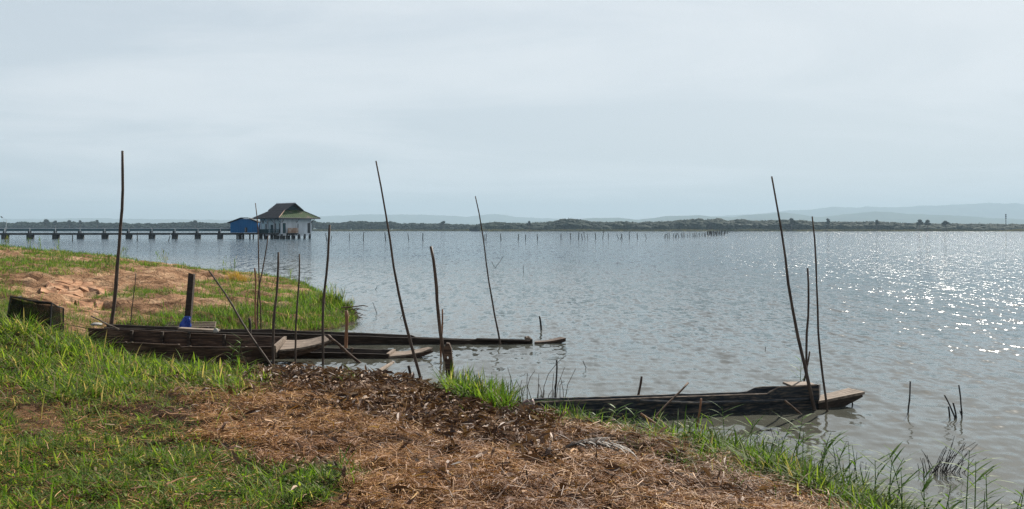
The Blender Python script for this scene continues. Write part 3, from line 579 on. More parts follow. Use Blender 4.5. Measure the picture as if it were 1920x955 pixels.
# ------------------------------------------------------------------ stakes and birds far out on the lake
FAR_STAKES = [(610.5, 437.5, 613, 452), (622, 442, 620.5, 452), (655, 438, 655, 452), (682, 437.5, 681.5, 452), (721.5, 436.5, 723.5, 452), (764.5, 437, 766.5, 451.5), (793, 437, 793, 451.5),
 (907.5, 439, 908.5, 451), (912, 439, 911, 451), (938.5, 438, 939.5, 451), (972.5, 439, 971.5, 451), (985.5, 440, 985.5, 451), (1007, 439, 1008, 451), (1052, 438.5, 1052, 450.5), (1069, 436.5, 1070, 450), (1085.5, 436, 1085, 450),
 (1090, 439, 1092, 450), (1094.5, 438, 1097, 449.5), (1101, 438, 1102.5, 449), (1116, 436.5, 1117, 449), (1131.5, 438, 1130, 449), (1140.5, 437.5, 1140.5, 449), (1156.5, 439, 1160, 448.5), (1164.5, 438, 1166.5, 449), (1167, 440, 1163, 449),
 (1180, 438, 1180, 448.5), (1194.5, 438, 1195.5, 448), (1209.5, 439, 1212, 448), (1248, 438, 1245.5, 447), (1249.5, 439, 1247.5, 447), (1250.5, 436.5, 1252, 447.5), (1254.5, 436, 1254.5, 447), (1264, 437, 1262, 446.3), (1268, 438, 1266, 446), (1270, 438, 1267.5, 446), (1271, 438, 1273, 446),
 (1277, 437, 1279, 445.5), (1281, 436, 1280, 445.5), (1282.5, 438, 1282.5, 445.5), (1288, 437, 1290, 444.8), (1293.5, 436, 1293.5, 445), (1299, 437, 1300, 444.6), (1302.5, 437, 1303, 444.6), (1305.5, 436, 1305, 444.5), (1309.5, 438, 1308, 444.3), (1312, 437, 1311.5, 444), (1316.5, 437, 1316.5, 444)]
BRIDGE_STAKES = [(136, 439, 135.5, 453), (257.5, 436, 257, 453), (319, 443, 316, 453), (330.5, 441, 330, 453)]
def stake_px(tx, ty, bx, by, label, group, r=.085, name='lake_stake', mat=None):
    Y = EYE * F / (by - HY); b = at(bx, by, Y); t = at(tx, ty, Y); b = b - (t - b).normalized() * .4
    m = MB(); mid = (b + t) / 2 + Vector((random.uniform(-.04, .04), 0, 0)); m.tube([b, mid, t], [r, r * .92, r * .8], 6, .1)
    o = m.build(name, mat or M['stake'], origin=b); tag(o, label, 'stake', group); return t
tops = {}
ORD = 'first second third fourth fifth sixth seventh eighth ninth tenth eleventh twelfth thirteenth fourteenth fifteenth sixteenth seventeenth eighteenth nineteenth twentieth twenty-first'.split()
for i, s in enumerate(FAR_STAKES):
    lab = ORD[i] + ' far stake right of the white house' if i < 7 else ORD[i - 7] + ' far stake right of the leaning pole at the swamped boat' if i < 28 else ORD[i - 28] + ' far stake after the wide gap in the far row'
    tops[i] = stake_px(*s, lab, 'stakes in a row across the far lake', random.uniform(.07, .11))
for s, lab in zip(BRIDGE_STAKES, ('dark stake in the water left of the thick leaning pole, before the pier', 'straight dark stake in the water right of the thick leaning pole, before the pier', 'short leaning stake before the pier with a bird on it', 'short stake next to the bird stake, before the pier')):
    tops[lab] = stake_px(*s, lab, None, .10)
r5 = random.Random(4)
for k in range(46):
    f = k / 45; 
    if k % 3 == 0: bx, by = 1321 + 36 * f, 443.8 - 2.4 * f
    elif k % 3 == 1: bx, by = 1326 + 40 * f, 440.5 - 2.0 * f
    else: bx, by = 1324 + 60 * f ** 1.3, 439.0 - 3.2 * f
    bx += r5.uniform(-1.2, 1.2); hh = 9.0 * (by - HY) / 12 * r5.uniform(.75, 1.15)
    stake_px(bx + r5.uniform(-1, 1), by - hh, bx, by, 'stake in the dense dark cluster where the far row ends', 'stakes crowded at the end of the far row', r5.uniform(.09, .16) * (12 / (by - HY)) ** .6)
def bird(p, face, mat, label, s=1.0):
    m = MB(); f = face
    pts = [Vector((-.26 * f, 0, .08)), Vector((-.16 * f, 0, .13)), Vector((-.04 * f, 0, .19)), Vector((.06 * f, 0, .28)), Vector((.10 * f, 0, .38)), Vector((.12 * f, 0, .45)), Vector((.17 * f, 0, .47)), Vector((.25 * f, 0, .46))]
    m.tube([p + q * s for q in pts], [.015 * s, .055 * s, .085 * s, .075 * s, .04 * s, .04 * s, .025 * s, .006 * s], 8)
    o = m.build('bird', mat, origin=p, smooth=True); tag(o, label, 'bird', 'birds resting on the far stakes')
    for y in (-.03, .03): MB().tube([p + Vector((-.02 * f, y * s, -.02)), p + Vector((-.02 * f, y * s, .14 * s))], .01 * s, 5).build('leg', M['stake'], o)
bird(tops[20], 1, M['bird'], 'dark bird hunched on a far stake, the largest of the perched birds', 1.25); bird(tops[17], -1, M['bird'], 'dark bird on the far stake left of the largest perched bird'); bird(tops[25], 1, M['bird'], 'dark bird on the far stake right of the crossed stakes')
bird(tops[3], -1, M['bird'], 'small dark bird on a far stake right of the white house', .8); bird(tops[4], 1, M['bird_white'], 'small pale bird on a far stake left of the longest leaning pole', .9)
bird(tops['short leaning stake before the pier with a bird on it'], 1, M['bird_white'], 'pale bird on the short leaning stake before the pier', 1.0)

# ------------------------------------------------------------------ boats
def lerp_line(pts, n):
    pts = [Vector(p) for p in pts]; xs = [p.x for p in pts]; X = np.linspace(xs[0], xs[-1], n); X = np.unique(np.concatenate([X, xs]))
    return X, pts
def hull(near, far, zb, th, name, mat, root, flare=.10, seed=0, n=26, rise=0.0):
    xs = np.unique(np.concatenate([np.linspace(near[0][0], near[-1][0], n), [p[0] for p in near]])); x0, x1 = xs[0], xs[-1]
    rr = random.Random(seed); vs = []; fs = []
    nx = [p[0] for p in near]; fx = [p[0] for p in far]
    for i, x in enumerate(xs):
        t = (x - x0) / (x1 - x0); xf = far[0][0] + t * (far[-1][0] - far[0][0])
        N = Vector((x, np.interp(x, nx, [p[1] for p in near]), np.interp(x, nx, [p[2] for p in near]) + rr.uniform(-.004, .004)))
        Fp = Vector((xf, np.interp(xf, fx, [p[1] for p in far]), np.interp(xf, fx, [p[2] for p in far]) + rr.uniform(-.004, .004)))
        b = zb[0] + (zb[1] - zb[0]) * t + rise * max(0, (t - .74) / .26) ** 1.4; c = (Fp - N); c.z = 0; c.normalize(); j = rr.uniform(-.008, .008)
        NB = Vector((N.x, N.y, b)) + c * (flare + j); FB = Vector((Fp.x, Fp.y, b)) - c * (flare + j)
        up = Vector((0, 0, th)); vs += [N, NB, FB, Fp, Fp - c * th, FB - c * th * .8 + up, NB + c * th * .8 + up, N + c * th]
    m = len(xs)
    for i in range(m - 1):
        for k in range(8): fs.append((i * 8 + k, i * 8 + (k + 1) % 8, (i + 1) * 8 + (k + 1) % 8, (i + 1) * 8 + k))
    fs.append(tuple(range(8))); fs.append(tuple((m - 1) * 8 + k for k in range(7, -1, -1)))
    return MB().add(vs, fs).build(name, mat, root)
def bulkhead(N, Fp, zb, th, name, mat, root, flare=.10, rise=0.0):
    c = (Fp - N); c.z = 0; c.normalize(); u = Vector((c.y, -c.x, 0)) * th
    q = [N + Vector((0, 0, rise)), Vector((N.x, N.y, zb)) + c * flare, Vector((Fp.x, Fp.y, zb)) - c * flare, Fp + Vector((0, 0, rise))]
    return MB().hexa([k - u * .5 for k in q], [k + u * .5 for k in q]).build(name, mat, root)
def plate(quad, th, name, mat, root, planks=1, rows=6, sag=.0):
    a, b, c, d = quad                                # a near inner, b near tip, c far tip, d far inner
    out = []
    for k in range(planks):
        f0, f1 = k / planks + (.012 if k else 0), (k + 1) / planks - (.012 if k < planks - 1 else 0); vs = []; fs = []
        jl = random.uniform(-.02, .02) if planks > 1 else 0
        for i in range(rows + 1):
            t = i / rows * (1 + jl); s = Vector((0, 0, -sag * math.sin(min(t, 1) * math.pi)))
            n0 = a.lerp(b, t) + s; n1 = d.lerp(c, t) + s; p = n0.lerp(n1, f0); q = n0.lerp(n1, f1); dz = Vector((0, 0, -th))
            vs += [p, q, q + dz, p + dz]
        for i in range(rows):
            for j in range(4): fs.append((i * 4 + j, i * 4 + (j + 1) % 4, (i + 1) * 4 + (j + 1) % 4, (i + 1) * 4 + j))
        fs += [(0, 1, 2, 3), tuple(rows * 4 + j for j in (3, 2, 1, 0))]
        out.append(MB().add(vs, fs).build(name, mat, root))
    return out
def prow_under(N, Fp, zb, tipN, tipF, name, mat, root, flare=.10, drop=.05):
    c = (Fp - N); c.z = 0; c.normalize(); vs = []; fs = []; rows = 8; dz = Vector((0, 0, -drop))
    for i in range(rows + 1):
        t = i / rows; n = N.lerp(tipN, t) + dz; f = Fp.lerp(tipF, t) + dz; b = zb + (min(tipN.z, tipF.z) - drop - .02 - zb) * t ** 1.6; k = flare * (1 - t)
        vs += [n, Vector((n.x, n.y, b)) + c * k, Vector((f.x, f.y, b)) - c * k, f]
    for i in range(rows):
        for j in range(4): fs.append((i * 4 + j, i * 4 + (j + 1) % 4, (i + 1) * 4 + (j + 1) % 4, (i + 1) * 4 + j))
    fs += [(0, 1, 2, 3), tuple(rows * 4 + j for j in (3, 2, 1, 0))]
    return MB().add(vs, fs).build(name, mat, root)
def boat_brown():
    a = lambda px, py, Y: tuple(at(px, py, Y))
    near = [a(206, 641.5, 15.99), a(227, 642, 16.0), a(333, 646.3, 16.0), a(341, 650.3, 16.0), a(460, 651, 16.0), a(514, 650, 16.0)]
    far = [a(165, 615.2, 16.78), a(220, 617, 16.8), a(352, 622.8, 16.8), a(357, 624.8, 16.8), a(460, 629, 16.8), a(535, 632.3, 16.75)]
    r = empty('dugout_boat', (near[2][0], near[2][1], 0), 'brown wooden dugout boat with a broad pale prow board, nose over the boat behind', 'boat')
    hull(near, far, (.02, -.06), .035, 'hull', M['wood_brown'], r, seed=1, rise=.17)
    N, Fp = Vector(near[-1]), Vector(far[-1])
    bulkhead(N, Fp, .13, .05, 'transom', M['wood_pale'], r, rise=.015)
    tN, tF = at(622, 637.0, 16.35), at(608, 629.0, 16.72)
    plate([at(524, 656, 16.0), tN, tF, at(537, 637.5, 16.75)], .035, 'prow_board', M['wood_pale'], r, 1, 10, .035)
    prow_under(N + Vector((.08, 0, -.08)), Fp + Vector((.03, 0, -.06)), .10, tN, tF, 'prow', M['wood_brown'], r, drop=.045)
    e = tN.lerp(tF, .5); MB().tube([tN + Vector((-.02, .02, -.03)), tF + Vector((.08, 0, -.02))], [.045, .04], 7, .15).build('prow_end', M['wood_brown'], r)
    for px in (247, 304, 354, 420):                  # ribs on the inside of the far side
        p = at(px, np.interp(px, [120, 352, 535], [614, 622.8, 632.3]), 16.70); MB().box(p + Vector((0, -.0, -.20)), (.05, .06, .38)).build('rib', M['wood_dark'], r)
    for px in (235, 247, 334, 356, 430, 461):
        p = at(px, np.interp(px, [227, 333, 341, 460], [642, 646.3, 650.3, 651]), 16.0); MB().box(p + Vector((0, .02, .004)), (.03, .028, .014)).build('peg', M['wood_pale'], r)
    p, q = at(338, 619.5, 16.72), at(403, 624.5, 16.55); MB().box((p + q) / 2 + Vector((0, .08, .03)), ((q - p).length, .20, .03), Matrix.Rotation(.055, 3, 'Y')).build('loose_thwart', M['wood_pale'], r)
boat_brown()
def boat_low():
    a = lambda px, py, Y: tuple(at(px, py, Y))
    near = [a(300, 658, 16.95), a(555, 660.5, 16.95), a(640, 662, 16.95), a(727, 664.5, 16.9)]
    far = [a(320, 650, 17.55), a(590, 651.5, 17.55), a(739, 656.0, 17.5)]
    r = empty('dugout_boat', (near[2][0], near[2][1], 0), 'low black dugout boat with an upturned pale prow, lying under the brown one', 'boat')
    hull(near, far, (-.14, -.14), .03, 'hull', M['wood_dark'], r, seed=2)
    N, Fp = Vector(near[-1]), Vector(far[-1]); bulkhead(N, Fp, -.12, .06, 'transom', M['wood_pale'], r, rise=.012)
    b1, c1 = at(790, 660.3, 17.05), at(779, 655.6, 17.4); tN, tF = at(812, 652.5, 17.1), at(803, 650.8, 17.35)
    plate([at(729, 668.3, 16.9), b1, c1, at(740, 659, 17.5)], .035, 'prow_board', M['wood_pale'], r, 1, 6, .012); plate([b1, tN, tF, c1], .035, 'prow_tip', M['wood_pale'], r, 1, 4)
    prow_under(N + Vector((.04, 0, -.05)), Fp + Vector((.02, 0, -.03)), -.12, tN, tF, 'prow', M['wood_brown'], r, drop=.05)
    for px in (586, 660): p = at(px, 651.5 + (px - 590) * .03, 17.48); MB().box(p + Vector((0, 0, -.05)), (.04, .05, .12)).build('rib', M['wood_brown'], r)
boat_low()
def boat_sunk():
    a = lambda px, py, Y: tuple(at(px, py, Y))
    near = [a(195, 614, 18.9), a(420, 624, 19.0), a(545, 626, 19.0), a(682, 630.6, 19.0), a(780, 634, 19.0), a(880, 638.2, 19.05), a(895, 635.5, 19.05), a(985, 637.5, 19.1), a(996, 638, 19.1)]
    far = [a(200, 608, 19.45), a(420, 617.4, 19.5), a(537, 617.4, 19.5), a(546, 619.8, 19.5), a(682, 624.2, 19.5), a(773, 628.2, 19.5), a(781, 632, 19.5), a(880, 635.6, 19.5), a(996, 637.0, 19.45)]
    r = empty('dugout_boat', (near[3][0], near[3][1], 0), 'long black dugout boat swamped to its gunwales, farthest of the moored boats', 'boat')
    hull(near, far, (-.1, -.16), .04, 'hull', M['wood_dark'], r, seed=3, n=40)
    N, Fp = Vector(near[-1]), Vector(far[-1]); bulkhead(N, Fp, -.15, .06, 'transom', M['wood_dark'], r, .06, .02)
    MB().tube([at(985, 634.2, 19.15), at(990, 633.8, 19.2), at(995.5, 637, 19.2)], [.035, .04, .03], 7, .15).build('tow_block', M['wood_pale'], r)
    tN, tF = at(1061, 634, 19.2), at(1050, 631.5, 19.55); plate([at(1002, 642, 19.05), tN, tF, at(1005, 639.5, 19.5)], .04, 'prow_board', M['wood_brown'], r, 1, 6, .02)
    prow_under(at(1000, 641.5, 19.05), at(1003, 639.7, 19.5), -.12, tN, tF, 'prow', M['wood_dark'], r, .03, .04)
    MB().tube([at(893, 636.5, 19.02), at(994, 639.5, 19.06)], .03, 6, .1).build('gunwale_strip', M['wood_dark'], r)
boat_sunk()
def boat_blue():
    a = lambda px, py, Y: tuple(at(px, py, Y))
    near = [a(985, 757, 11.2), a(1048, 754, 11.35), a(1148, 750.6, 11.5), a(1258, 746, 11.7), a(1438, 740, 12.0), a(1446, 735, 12.02), a(1461, 727.5, 12.05), a(1532, 723.5, 12.15)]
    far = [a(985, 748.3, 11.75), a(1002, 747, 11.8), a(1194, 741.6, 12.1), a(1260, 739, 12.2), a(1398, 735.4, 12.45), a(1406, 729.5, 12.46), a(1420, 724.5, 12.5), a(1535, 721.5, 12.68)]
    r = empty('dugout_boat', (near[4][0], near[4][1], 0), 'navy painted dugout boat with raised sides and a plank prow, nearest the right', 'boat')
    hull(near, far, (-.06, -.06), .03, 'hull', M['wood_blue'], r, seed=4, n=36, flare=.07)
    N, Fp = Vector(near[-1]), Vector(far[-1]); bulkhead(N, Fp, -.06, .05, 'transom', M['wood_blue'], r, .07, .012)
    tN, tF = at(1620.5, 735, 12.4), at(1592, 727.2, 12.75)
    plate([at(1534, 752.5, 12.15), tN, tF, at(1535, 742, 12.72)], .035, 'prow_plank', M['wood_pale'], r, 4, 8, .0)
    prow_under(N + Vector((.02, 0, -.19)), Fp + Vector((.02, 0, -.16)), -.08, tN + Vector((-.02, 0, 0)), tF, 'prow', M['wood_dark'], r, .07, .045)
    p, q = at(1481, 720.8, 12.5), at(1518, 721.3, 12.35); MB().box((p + q) / 2, (.36, .30, .03), Matrix.Rotation(.1, 3, 'Z')).build('seat', M['wood_pale'], r)
    MB().tube([at(1200, 752, 11.52), at(1300, 756, 11.7), at(1440, 752.5, 11.95), at(1532, 748, 12.11)], .022, 5, .1).build('rubbing_strake', M['wood_blue'], r)
    # worn lip along the near side
    pts = [Vector(p) + Vector((0, .012, .006)) for p in near]; MB().tube(pts, .011, 5, .15).build('gunwale_edge', M['wood_pale'], r)
boat_blue()

# ------------------------------------------------------------------ poles and posts
GROUPP = 'poles standing along the bank'
def pole(label, top, base, Y, r0, r1, mat='pole_grey', bend=.0, name='mooring_pole', cat='pole', lean=0.0, nodes=0, down=.45, group=GROUPP, jit=.06):
    b = at(base[0], base[1], Y); t = at(top[0], top[1], Y + lean); d = (t - b).normalized(); b2 = b - d * down
    n = 11; rr = random.Random(hash(label) % 1000 if False else int(top[0] * 7 + top[1])); side = Vector((d.z, 0, -d.x)); pts = []; rad = []
    L = (t - b2).length
    for i in range(n):
        f = i / (n - 1); w = math.sin(f * math.pi) * bend + math.sin(f * 9 + rr.random()) * .006 * min(L, 2.5)
        pts.append(b2.lerp(t, f) + side * w + Vector((0, rr.uniform(-.004, .004), 0))); rad.append((r0 + (r1 - r0) * f) * rr.uniform(.84, .98))
    o = MB().tube(pts, rad, 8, jit).build(name, M[mat], origin=b, smooth=True); tag(o, label, cat, group)
    for k in range(nodes):
        f = (k + 1) / (nodes + 1); i = int(f * (n - 1)); p = pts[i].lerp(pts[i + 1], f * (n - 1) - i); rr_ = r0 + (r1 - r0) * f
        MB().tube([p - d * .012, p + d * .012], [rr_ * 1.18, rr_ * 1.16], 8).build('bamboo_joint', M[mat], o)
    return o
def water_Y(py): return EYE * F / (py - HY)
pole('thick bowed pole beside the netting, tallest on the left', (229.5, 283), (205, 607), 20.3, .050, .030, bend=.10)
pole('short thin rod on the clay right of the thick bowed pole', (254.5, 513), (245, 608), 20.6, .014, .010, 'stake')
pole('slanting thin pole leaning left across the brown boat', (392, 507), (516, 699), 15.2, .021, .015, lean=.4)
pole('tall whip pole rising past the blue hut', (479.5, 381), (487.5, 622), 20.7, .022, .011, 'bamboo', bend=.03, nodes=5)
pole('whip pole bowed right below the white house', (503, 441), (484, 622), 20.4, .024, .012, 'bamboo', bend=-.07, nodes=4)
pole('reddish short pole left of the two whip poles', (478, 503), (480, 622), 20.2, .024, .020, 'red_stem')
pole('straight pole planted before the transom of the brown boat', (522.5, 473), (513, 692), 15.6, .028, .020, bend=-.02)
pole('thin straight pole before the prow board of the brown boat', (561, 477), (553, 698), 15.3, .022, .014)
pole('stout straight pole crossing the far shore, left of the longest leaning pole', (618, 422), (605.5, 683), 16.1, .027, .022, bend=-.03)
pole('crooked brown stump beside the swamped boat', (649.5, 583), (647, 653), 18.4, .042, .038, 'red_stem', bend=.02, name='mooring_post', cat='post')
pole('short dark post between the brown boat and the swamped boat', (467.5, 597), (470, 637), 18.72, .030, .030, 'wood_dark', name='mooring_post', cat='post')
pole('longest pole, leaning left with its foot on the litter bank', (705, 302), (797, 737), 13.3, .031, .013, bend=-.06)
pole('thick cut pole leaning left behind the plank post', (808.5, 462), (833, 677), 16.6, .040, .030, 'bamboo')
pole('thin brown stick in the water beside the thick cut pole', (829.5, 580), (827, 669), 17.15, .024, .018, 'red_stem')
pole('leaning pole standing at the middle of the swamped boat', (892, 368), (937, 647), 18.85, .024, .013)
pole('short stake alone in the water beyond the swamped prow', (1011.5, 593), (1015, 619), water_Y(619), .026, .024, 'stake', name='mooring_stake', cat='stake')
pole('long pole leaning left across the raised end of the navy boat', (1447, 331), (1527, 770), 12.03, .031, .011, bend=-.03)
pole('straight pole behind the raised end of the navy boat', (1515, 503), (1513, 747), 12.9, .022, .014, bend=.0)
pole('slim pole leaning before the plank prow of the navy boat', (1524, 406), (1552, 772), 11.97, .018, .010, bend=-.03)
pole('short crossed stick behind the seat of the navy boat', (1518, 659), (1502, 745), 13.0, .017, .012, 'wood_brown', name='driftwood_stick', cat='stick', group=None)
pole('thin upright stick alone in open water right of the navy boat', (1706.5, 715), (1703.5, 774), water_Y(774), .011, .010, 'stake', name='water_stick', cat='stick', group=None)
for lab, t, b, r in (('leaning stick at the left of the five stick cluster', (1771, 741), (1791, 783), .011), ('stub at the left foot of the five stick cluster', (1778.5, 762), (1780, 781), .012), ('short stick in the middle of the five stick cluster', (1787, 755), (1793, 783), .012), ('tallest stick of the five stick cluster', (1798, 722), (1804, 783), .011), ('small stub beside the tallest stick of the cluster', (1799.5, 770), (1803, 783), .008)):
    pole(lab, t, b, water_Y(b[1]), r, r * .9, 'stake', name='water_stick', cat='stick', group='sticks clustered in the open water')
pole('black thin pole standing among the dead stems', (1044, 675), (1041, 756), 12.35, .014, .013, 'stake')
pole('rough post behind the middle of the navy boat', (1203, 706), (1194, 757), 12.55, .017, .018, 'wood_brown', name='mooring_post', cat='post')
pole('dark leaning stake in the water left of the foot of the longest pole', (766, 686), (775, 737), 13.35, .026, .024, 'wood_dark', name='mooring_stake', cat='stake')
pole('small peg in the water below the plank prow', (1597.5, 752), (1598.5, 759), water_Y(759), .010, .010, 'stake', name='water_stick', cat='stick', group=None)
pole('short slanting stake in the shade of the navy boat', (1471, 752), (1503, 778), water_Y(778), .013, .015, 'twig', name='driftwood_stick', cat='stick', group=None)
pole('dark stick leaning right over the middle of the navy boat', (1290, 718), (1238, 772), 10.9, .010, .014, 'twig', name='driftwood_stick', cat='stick', group=None, lean=.4)
pole('upright dry stalk in the grass before the navy boat', (1315, 748), (1299, 842), 9.95, .011, .012, 'red_stem', name='dry_stalk', cat='stalk', group=None)
pole('long reddish broken stem leaning left in the waterside grass', (1201, 776), (1300, 846), 10.0, .014, .016, 'red_stem', name='dry_stalk', cat='stalk', group=None, lean=.3)
pole('thin pale broken stem parallel to the long reddish one', (1231, 783), (1298, 841), 10.05, .009, .010, 'red_stem', name='dry_stalk', cat='stalk', group=None, lean=.3)
pole('brown beam slanting from the brown prow down to the low boat', (613, 629), (672, 678), 16.35, .030, .032, 'wood_brown', name='driftwood_beam', cat='beam', group=None, lean=.0)
pole('pale stick resting on the left end of the brown boat', (171, 593), (222, 618), 16.6, .018, .014, 'wood_pale', name='driftwood_stick', cat='stick', group=None, down=0, lean=.3)
def floating_pole():
    o = MB().tube([on(737, 680, .0) + Vector((0, 0, .0)), on(708, 698, .01), on(676, 714, .03)], [.032, .036, .034], 8, .08).build('floating_bamboo', M['wood_pale'], origin=on(708, 698)); tag(o, 'pale bamboo length floating between the low boat and the bank', 'bamboo')
floating_pole()
def square_post():
    Y = 19.85; t, b = at(360, 514, Y), at(351, 622, Y); d = (t - b).normalized(); b = b - d * .4; s = Vector((d.z, 0, -d.x)); n = Vector((0, 1, 0)); vs = []
    for i, f in enumerate((0, .3, .6, .9, 1)):
        p = b.lerp(t, f); w = .066 - .004 * i * .5; vs += [p + s * w - n * .06, p + s * w + n * .06, p - s * w + n * .06, p - s * w - n * .06 + (Vector((0, 0, .03)) if i == 4 else Vector())]
    fs = [(i * 4 + j, i * 4 + (j + 1) % 4, i * 4 + 4 + (j + 1) % 4, i * 4 + 4 + j) for i in range(4) for j in range(4)] + [(3, 2, 1, 0), (16, 17, 18, 19)]
    o = MB().add(vs, fs).build('square_post', M['wood_dark'], origin=b); tag(o, 'thick squared post with a blue sheet at its foot', 'post')
square_post()
def blue_sheet():
    m = MB(); c0 = at(348, 614, 19.72); rows = []
    for i in range(7):
        f = i / 6; p = at(345 + 7 * f, 616 - 21 * f, 19.78); ring = []
        for k in range(14):
            a = k / 14 * 6.283; rr = (.125 - .055 * f) * (1 + .25 * math.sin(3 * a + 5 * f) + .12 * math.sin(7 * a - 3 * f)); ring.append(p + Vector((math.cos(a) * rr, math.sin(a) * rr * .8, .03 * math.sin(5 * a))))
        rows.append(ring)
    vs = [q for r_ in rows for q in r_]; fs = [(i * 14 + k, i * 14 + (k + 1) % 14, (i + 1) * 14 + (k + 1) % 14, (i + 1) * 14 + k) for i in range(6) for k in range(14)] + [tuple(range(13, -1, -1)), tuple(84 + k for k in range(14))]
    o = m.add(vs, fs).build('blue_plastic_sheet', M['blue_cloth'], origin=c0); tag(o, 'crumpled bright blue plastic sheet wrapped round the squared post', 'plastic sheet')
blue_sheet()
def plank_post():
    Y = 13.05; t, b = at(839, 644, Y), at(848, 748, Y); d = (t - b).normalized(); s = Vector((d.z, 0, -d.x)); n = Vector((0, .045, 0)); w = .058
    hx, hz = -.012, .745                              # the hole: offset across, height fraction
    L = (t - b).length; P = lambda u, f: b + d * (L * f) + s * u
    outline = [(-w, -.3), (w, -.3), (w * .98, .5), (w * .9, .9), (w * .5, 1.0), (-w * .2, 1.01), (-w * .95, .93), (-w, .5)]
    ring = [(hx + .015 * math.cos(a), hz + .030 * math.sin(a)) for a in [math.pi * (-.75 + k / 4) for k in range(8)]]
    order = [0, 1, 2, 3, 4, 5, 6, 7]; hole = [ring[k] for k in (0, 2, 3, 4, 4, 5, 6, 7)]; hole = [ring[k] for k in range(8)]
    vs = [P(*q) - n for q in outline] + [P(*q) - n for q in hole] + [P(*q) + n for q in outline] + [P(*q) + n for q in hole]
    fs = []
    for i in range(8):
        j = (i + 1) % 8; fs += [(i, j, 8 + j, 8 + i), (16 + j, 16 + i, 24 + i, 24 + j), (j, i, 16 + i, 16 + j), (8 + i, 8 + j, 24 + j, 24 + i)]
    o = MB().add(vs, fs).build('plank_post', M['wood_brown'], origin=b); tag(o, 'broad weathered plank post with a hole near its middle, in the grass', 'post')
plank_post()
for lab, pts in (('thin twig sticking from the open water, left of a leaning pole', [(699, 567), (703, 578), (707, 589)]), ('tiny slanting twig in the water left of the longest pole', [(707, 538), (704, 543)]), ('tiny slanting twig in the water right of the longest pole', [(754.5, 590), (750.5, 597)]),
                 ('left arm of the bare twig fork in open water', [(922, 491), (927, 501)]), ('long bare twig of the fork in open water', [(944, 480), (938, 490), (929, 502)]), ('short twig alone in open water right of the forked twig', [(981, 498), (981.5, 510)]), ('thin twig in open water above the left end of the navy boat', [(1093, 677), (1096, 684), (1099, 690)]), ('tiny stub in open water left of the crossed poles', [(1435, 650), (1435, 656)])):
    Y = water_Y(pts[-1][1]); P = [at(*p, Y) for p in pts]; P.append(P[-1] + (P[-1] - P[-2]).normalized() * .2); o = MB().tube(P, .005 * Y / 25 + .003, 5).build('water_twig', M['stake'], origin=P[-1]); tag(o, lab, 'twig')

# ------------------------------------------------------------------ dead stems standing in the water
def stems(label, items, Y, name='dead_reed_clump', r=.006, mat='stake'):
    b0 = at(items[0][-1][0], items[0][-1][1], Y); b0.z = 0; root = empty(name, b0, label, 'dead reeds', 'dead reed clumps in the shallows')
    for pts in items:
        yy = water_Y(max(p[1] for p in pts)) if Y is None else Y
        P = [at(*p, yy) for p in pts]; d = (P[-1] - P[-2]).normalized(); P.append(P[-1] + d * .12); n = len(P)
        MB().tube(P, [r * (.55 + .45 * i / (n - 1)) for i in range(n)], 5).build('stem', M[mat], root)
r6 = random.Random(9)
brush = []
for k in range(34):
    bx = r6.gauss(1766, 24); bx = min(max(bx, 1722), 1825); by = 884 + r6.uniform(-8, 14) - abs(bx - 1768) * .15
    h = r6.uniform(14, 62) * (1 - abs(bx - 1772) / 120); lx = (r6.gauss(.55, .5)) * h
    if bx < 1745: h *= .6; lx = -abs(lx) * .4
    brush.append([(bx + lx, by - h), (bx + lx * .45, by - h * .5), (bx, by)])
brush += [[(1809, 834), (1803, 850), (1806, 862), (1798, 888)], [(1830, 879), (1828, 892), (1812, 903)], [(1775, 844), (1766, 860), (1752, 885)], [(1790, 846), (1778, 862), (1768, 890)], [(1725, 858), (1730, 872), (1733, 884)], [(1818, 888), (1808, 896), (1800, 905)]]
stems('broken dark reed stubble in the water at the lower right', brush, 8.95, r=.0042)
dead = []
for k in range(30):
    bx = r6.uniform(962, 1062); h = r6.choice((10, 18, 28, 42, 55)) * r6.uniform(.7, 1.2); lx = r6.gauss(.05, .22) * h; dead.append([(bx + lx, 752 - h), (bx + lx * .3, 752 - h * .5), (bx, 756)])
dead += [[(1062, 666), (1045, 680), (1028, 702), (1020, 725), (1017, 756)], [(1003, 695), (994, 708), (989, 725), (998, 756)], [(983, 702), (989, 700), (988, 712), (989, 756)], [(1056, 716), (1050, 722), (1050, 756)]]
stems('grey dead stems standing behind the left end of the navy boat', dead, 12.15, r=.006, mat='twig')
stems('small dead stems in the shallows below the navy boat', [[(1444, 802), (1450, 820), (1453, 830)], [(1450, 806), (1456, 828)], [(1458, 803), (1462, 829)], [(1424, 812), (1425, 828)], [(1440, 818), (1442, 828)], [(1465, 820), (1469, 830)], [(1482, 820), (1483, 842)], [(1476, 824), (1477, 832)]], 10.3, r=.0045)
stems('thin dead stems rising behind the reeds right of the straw bank', [[(1590, 827), (1592, 850), (1593, 879)], [(1601, 852), (1602, 880)], [(1607, 848), (1603, 880)], [(1614, 866), (1614, 880)], [(1624, 867), (1623, 881)], [(1462, 838), (1466, 852)], [(1477, 841), (1476, 856)]], 9.1, r=.0045)

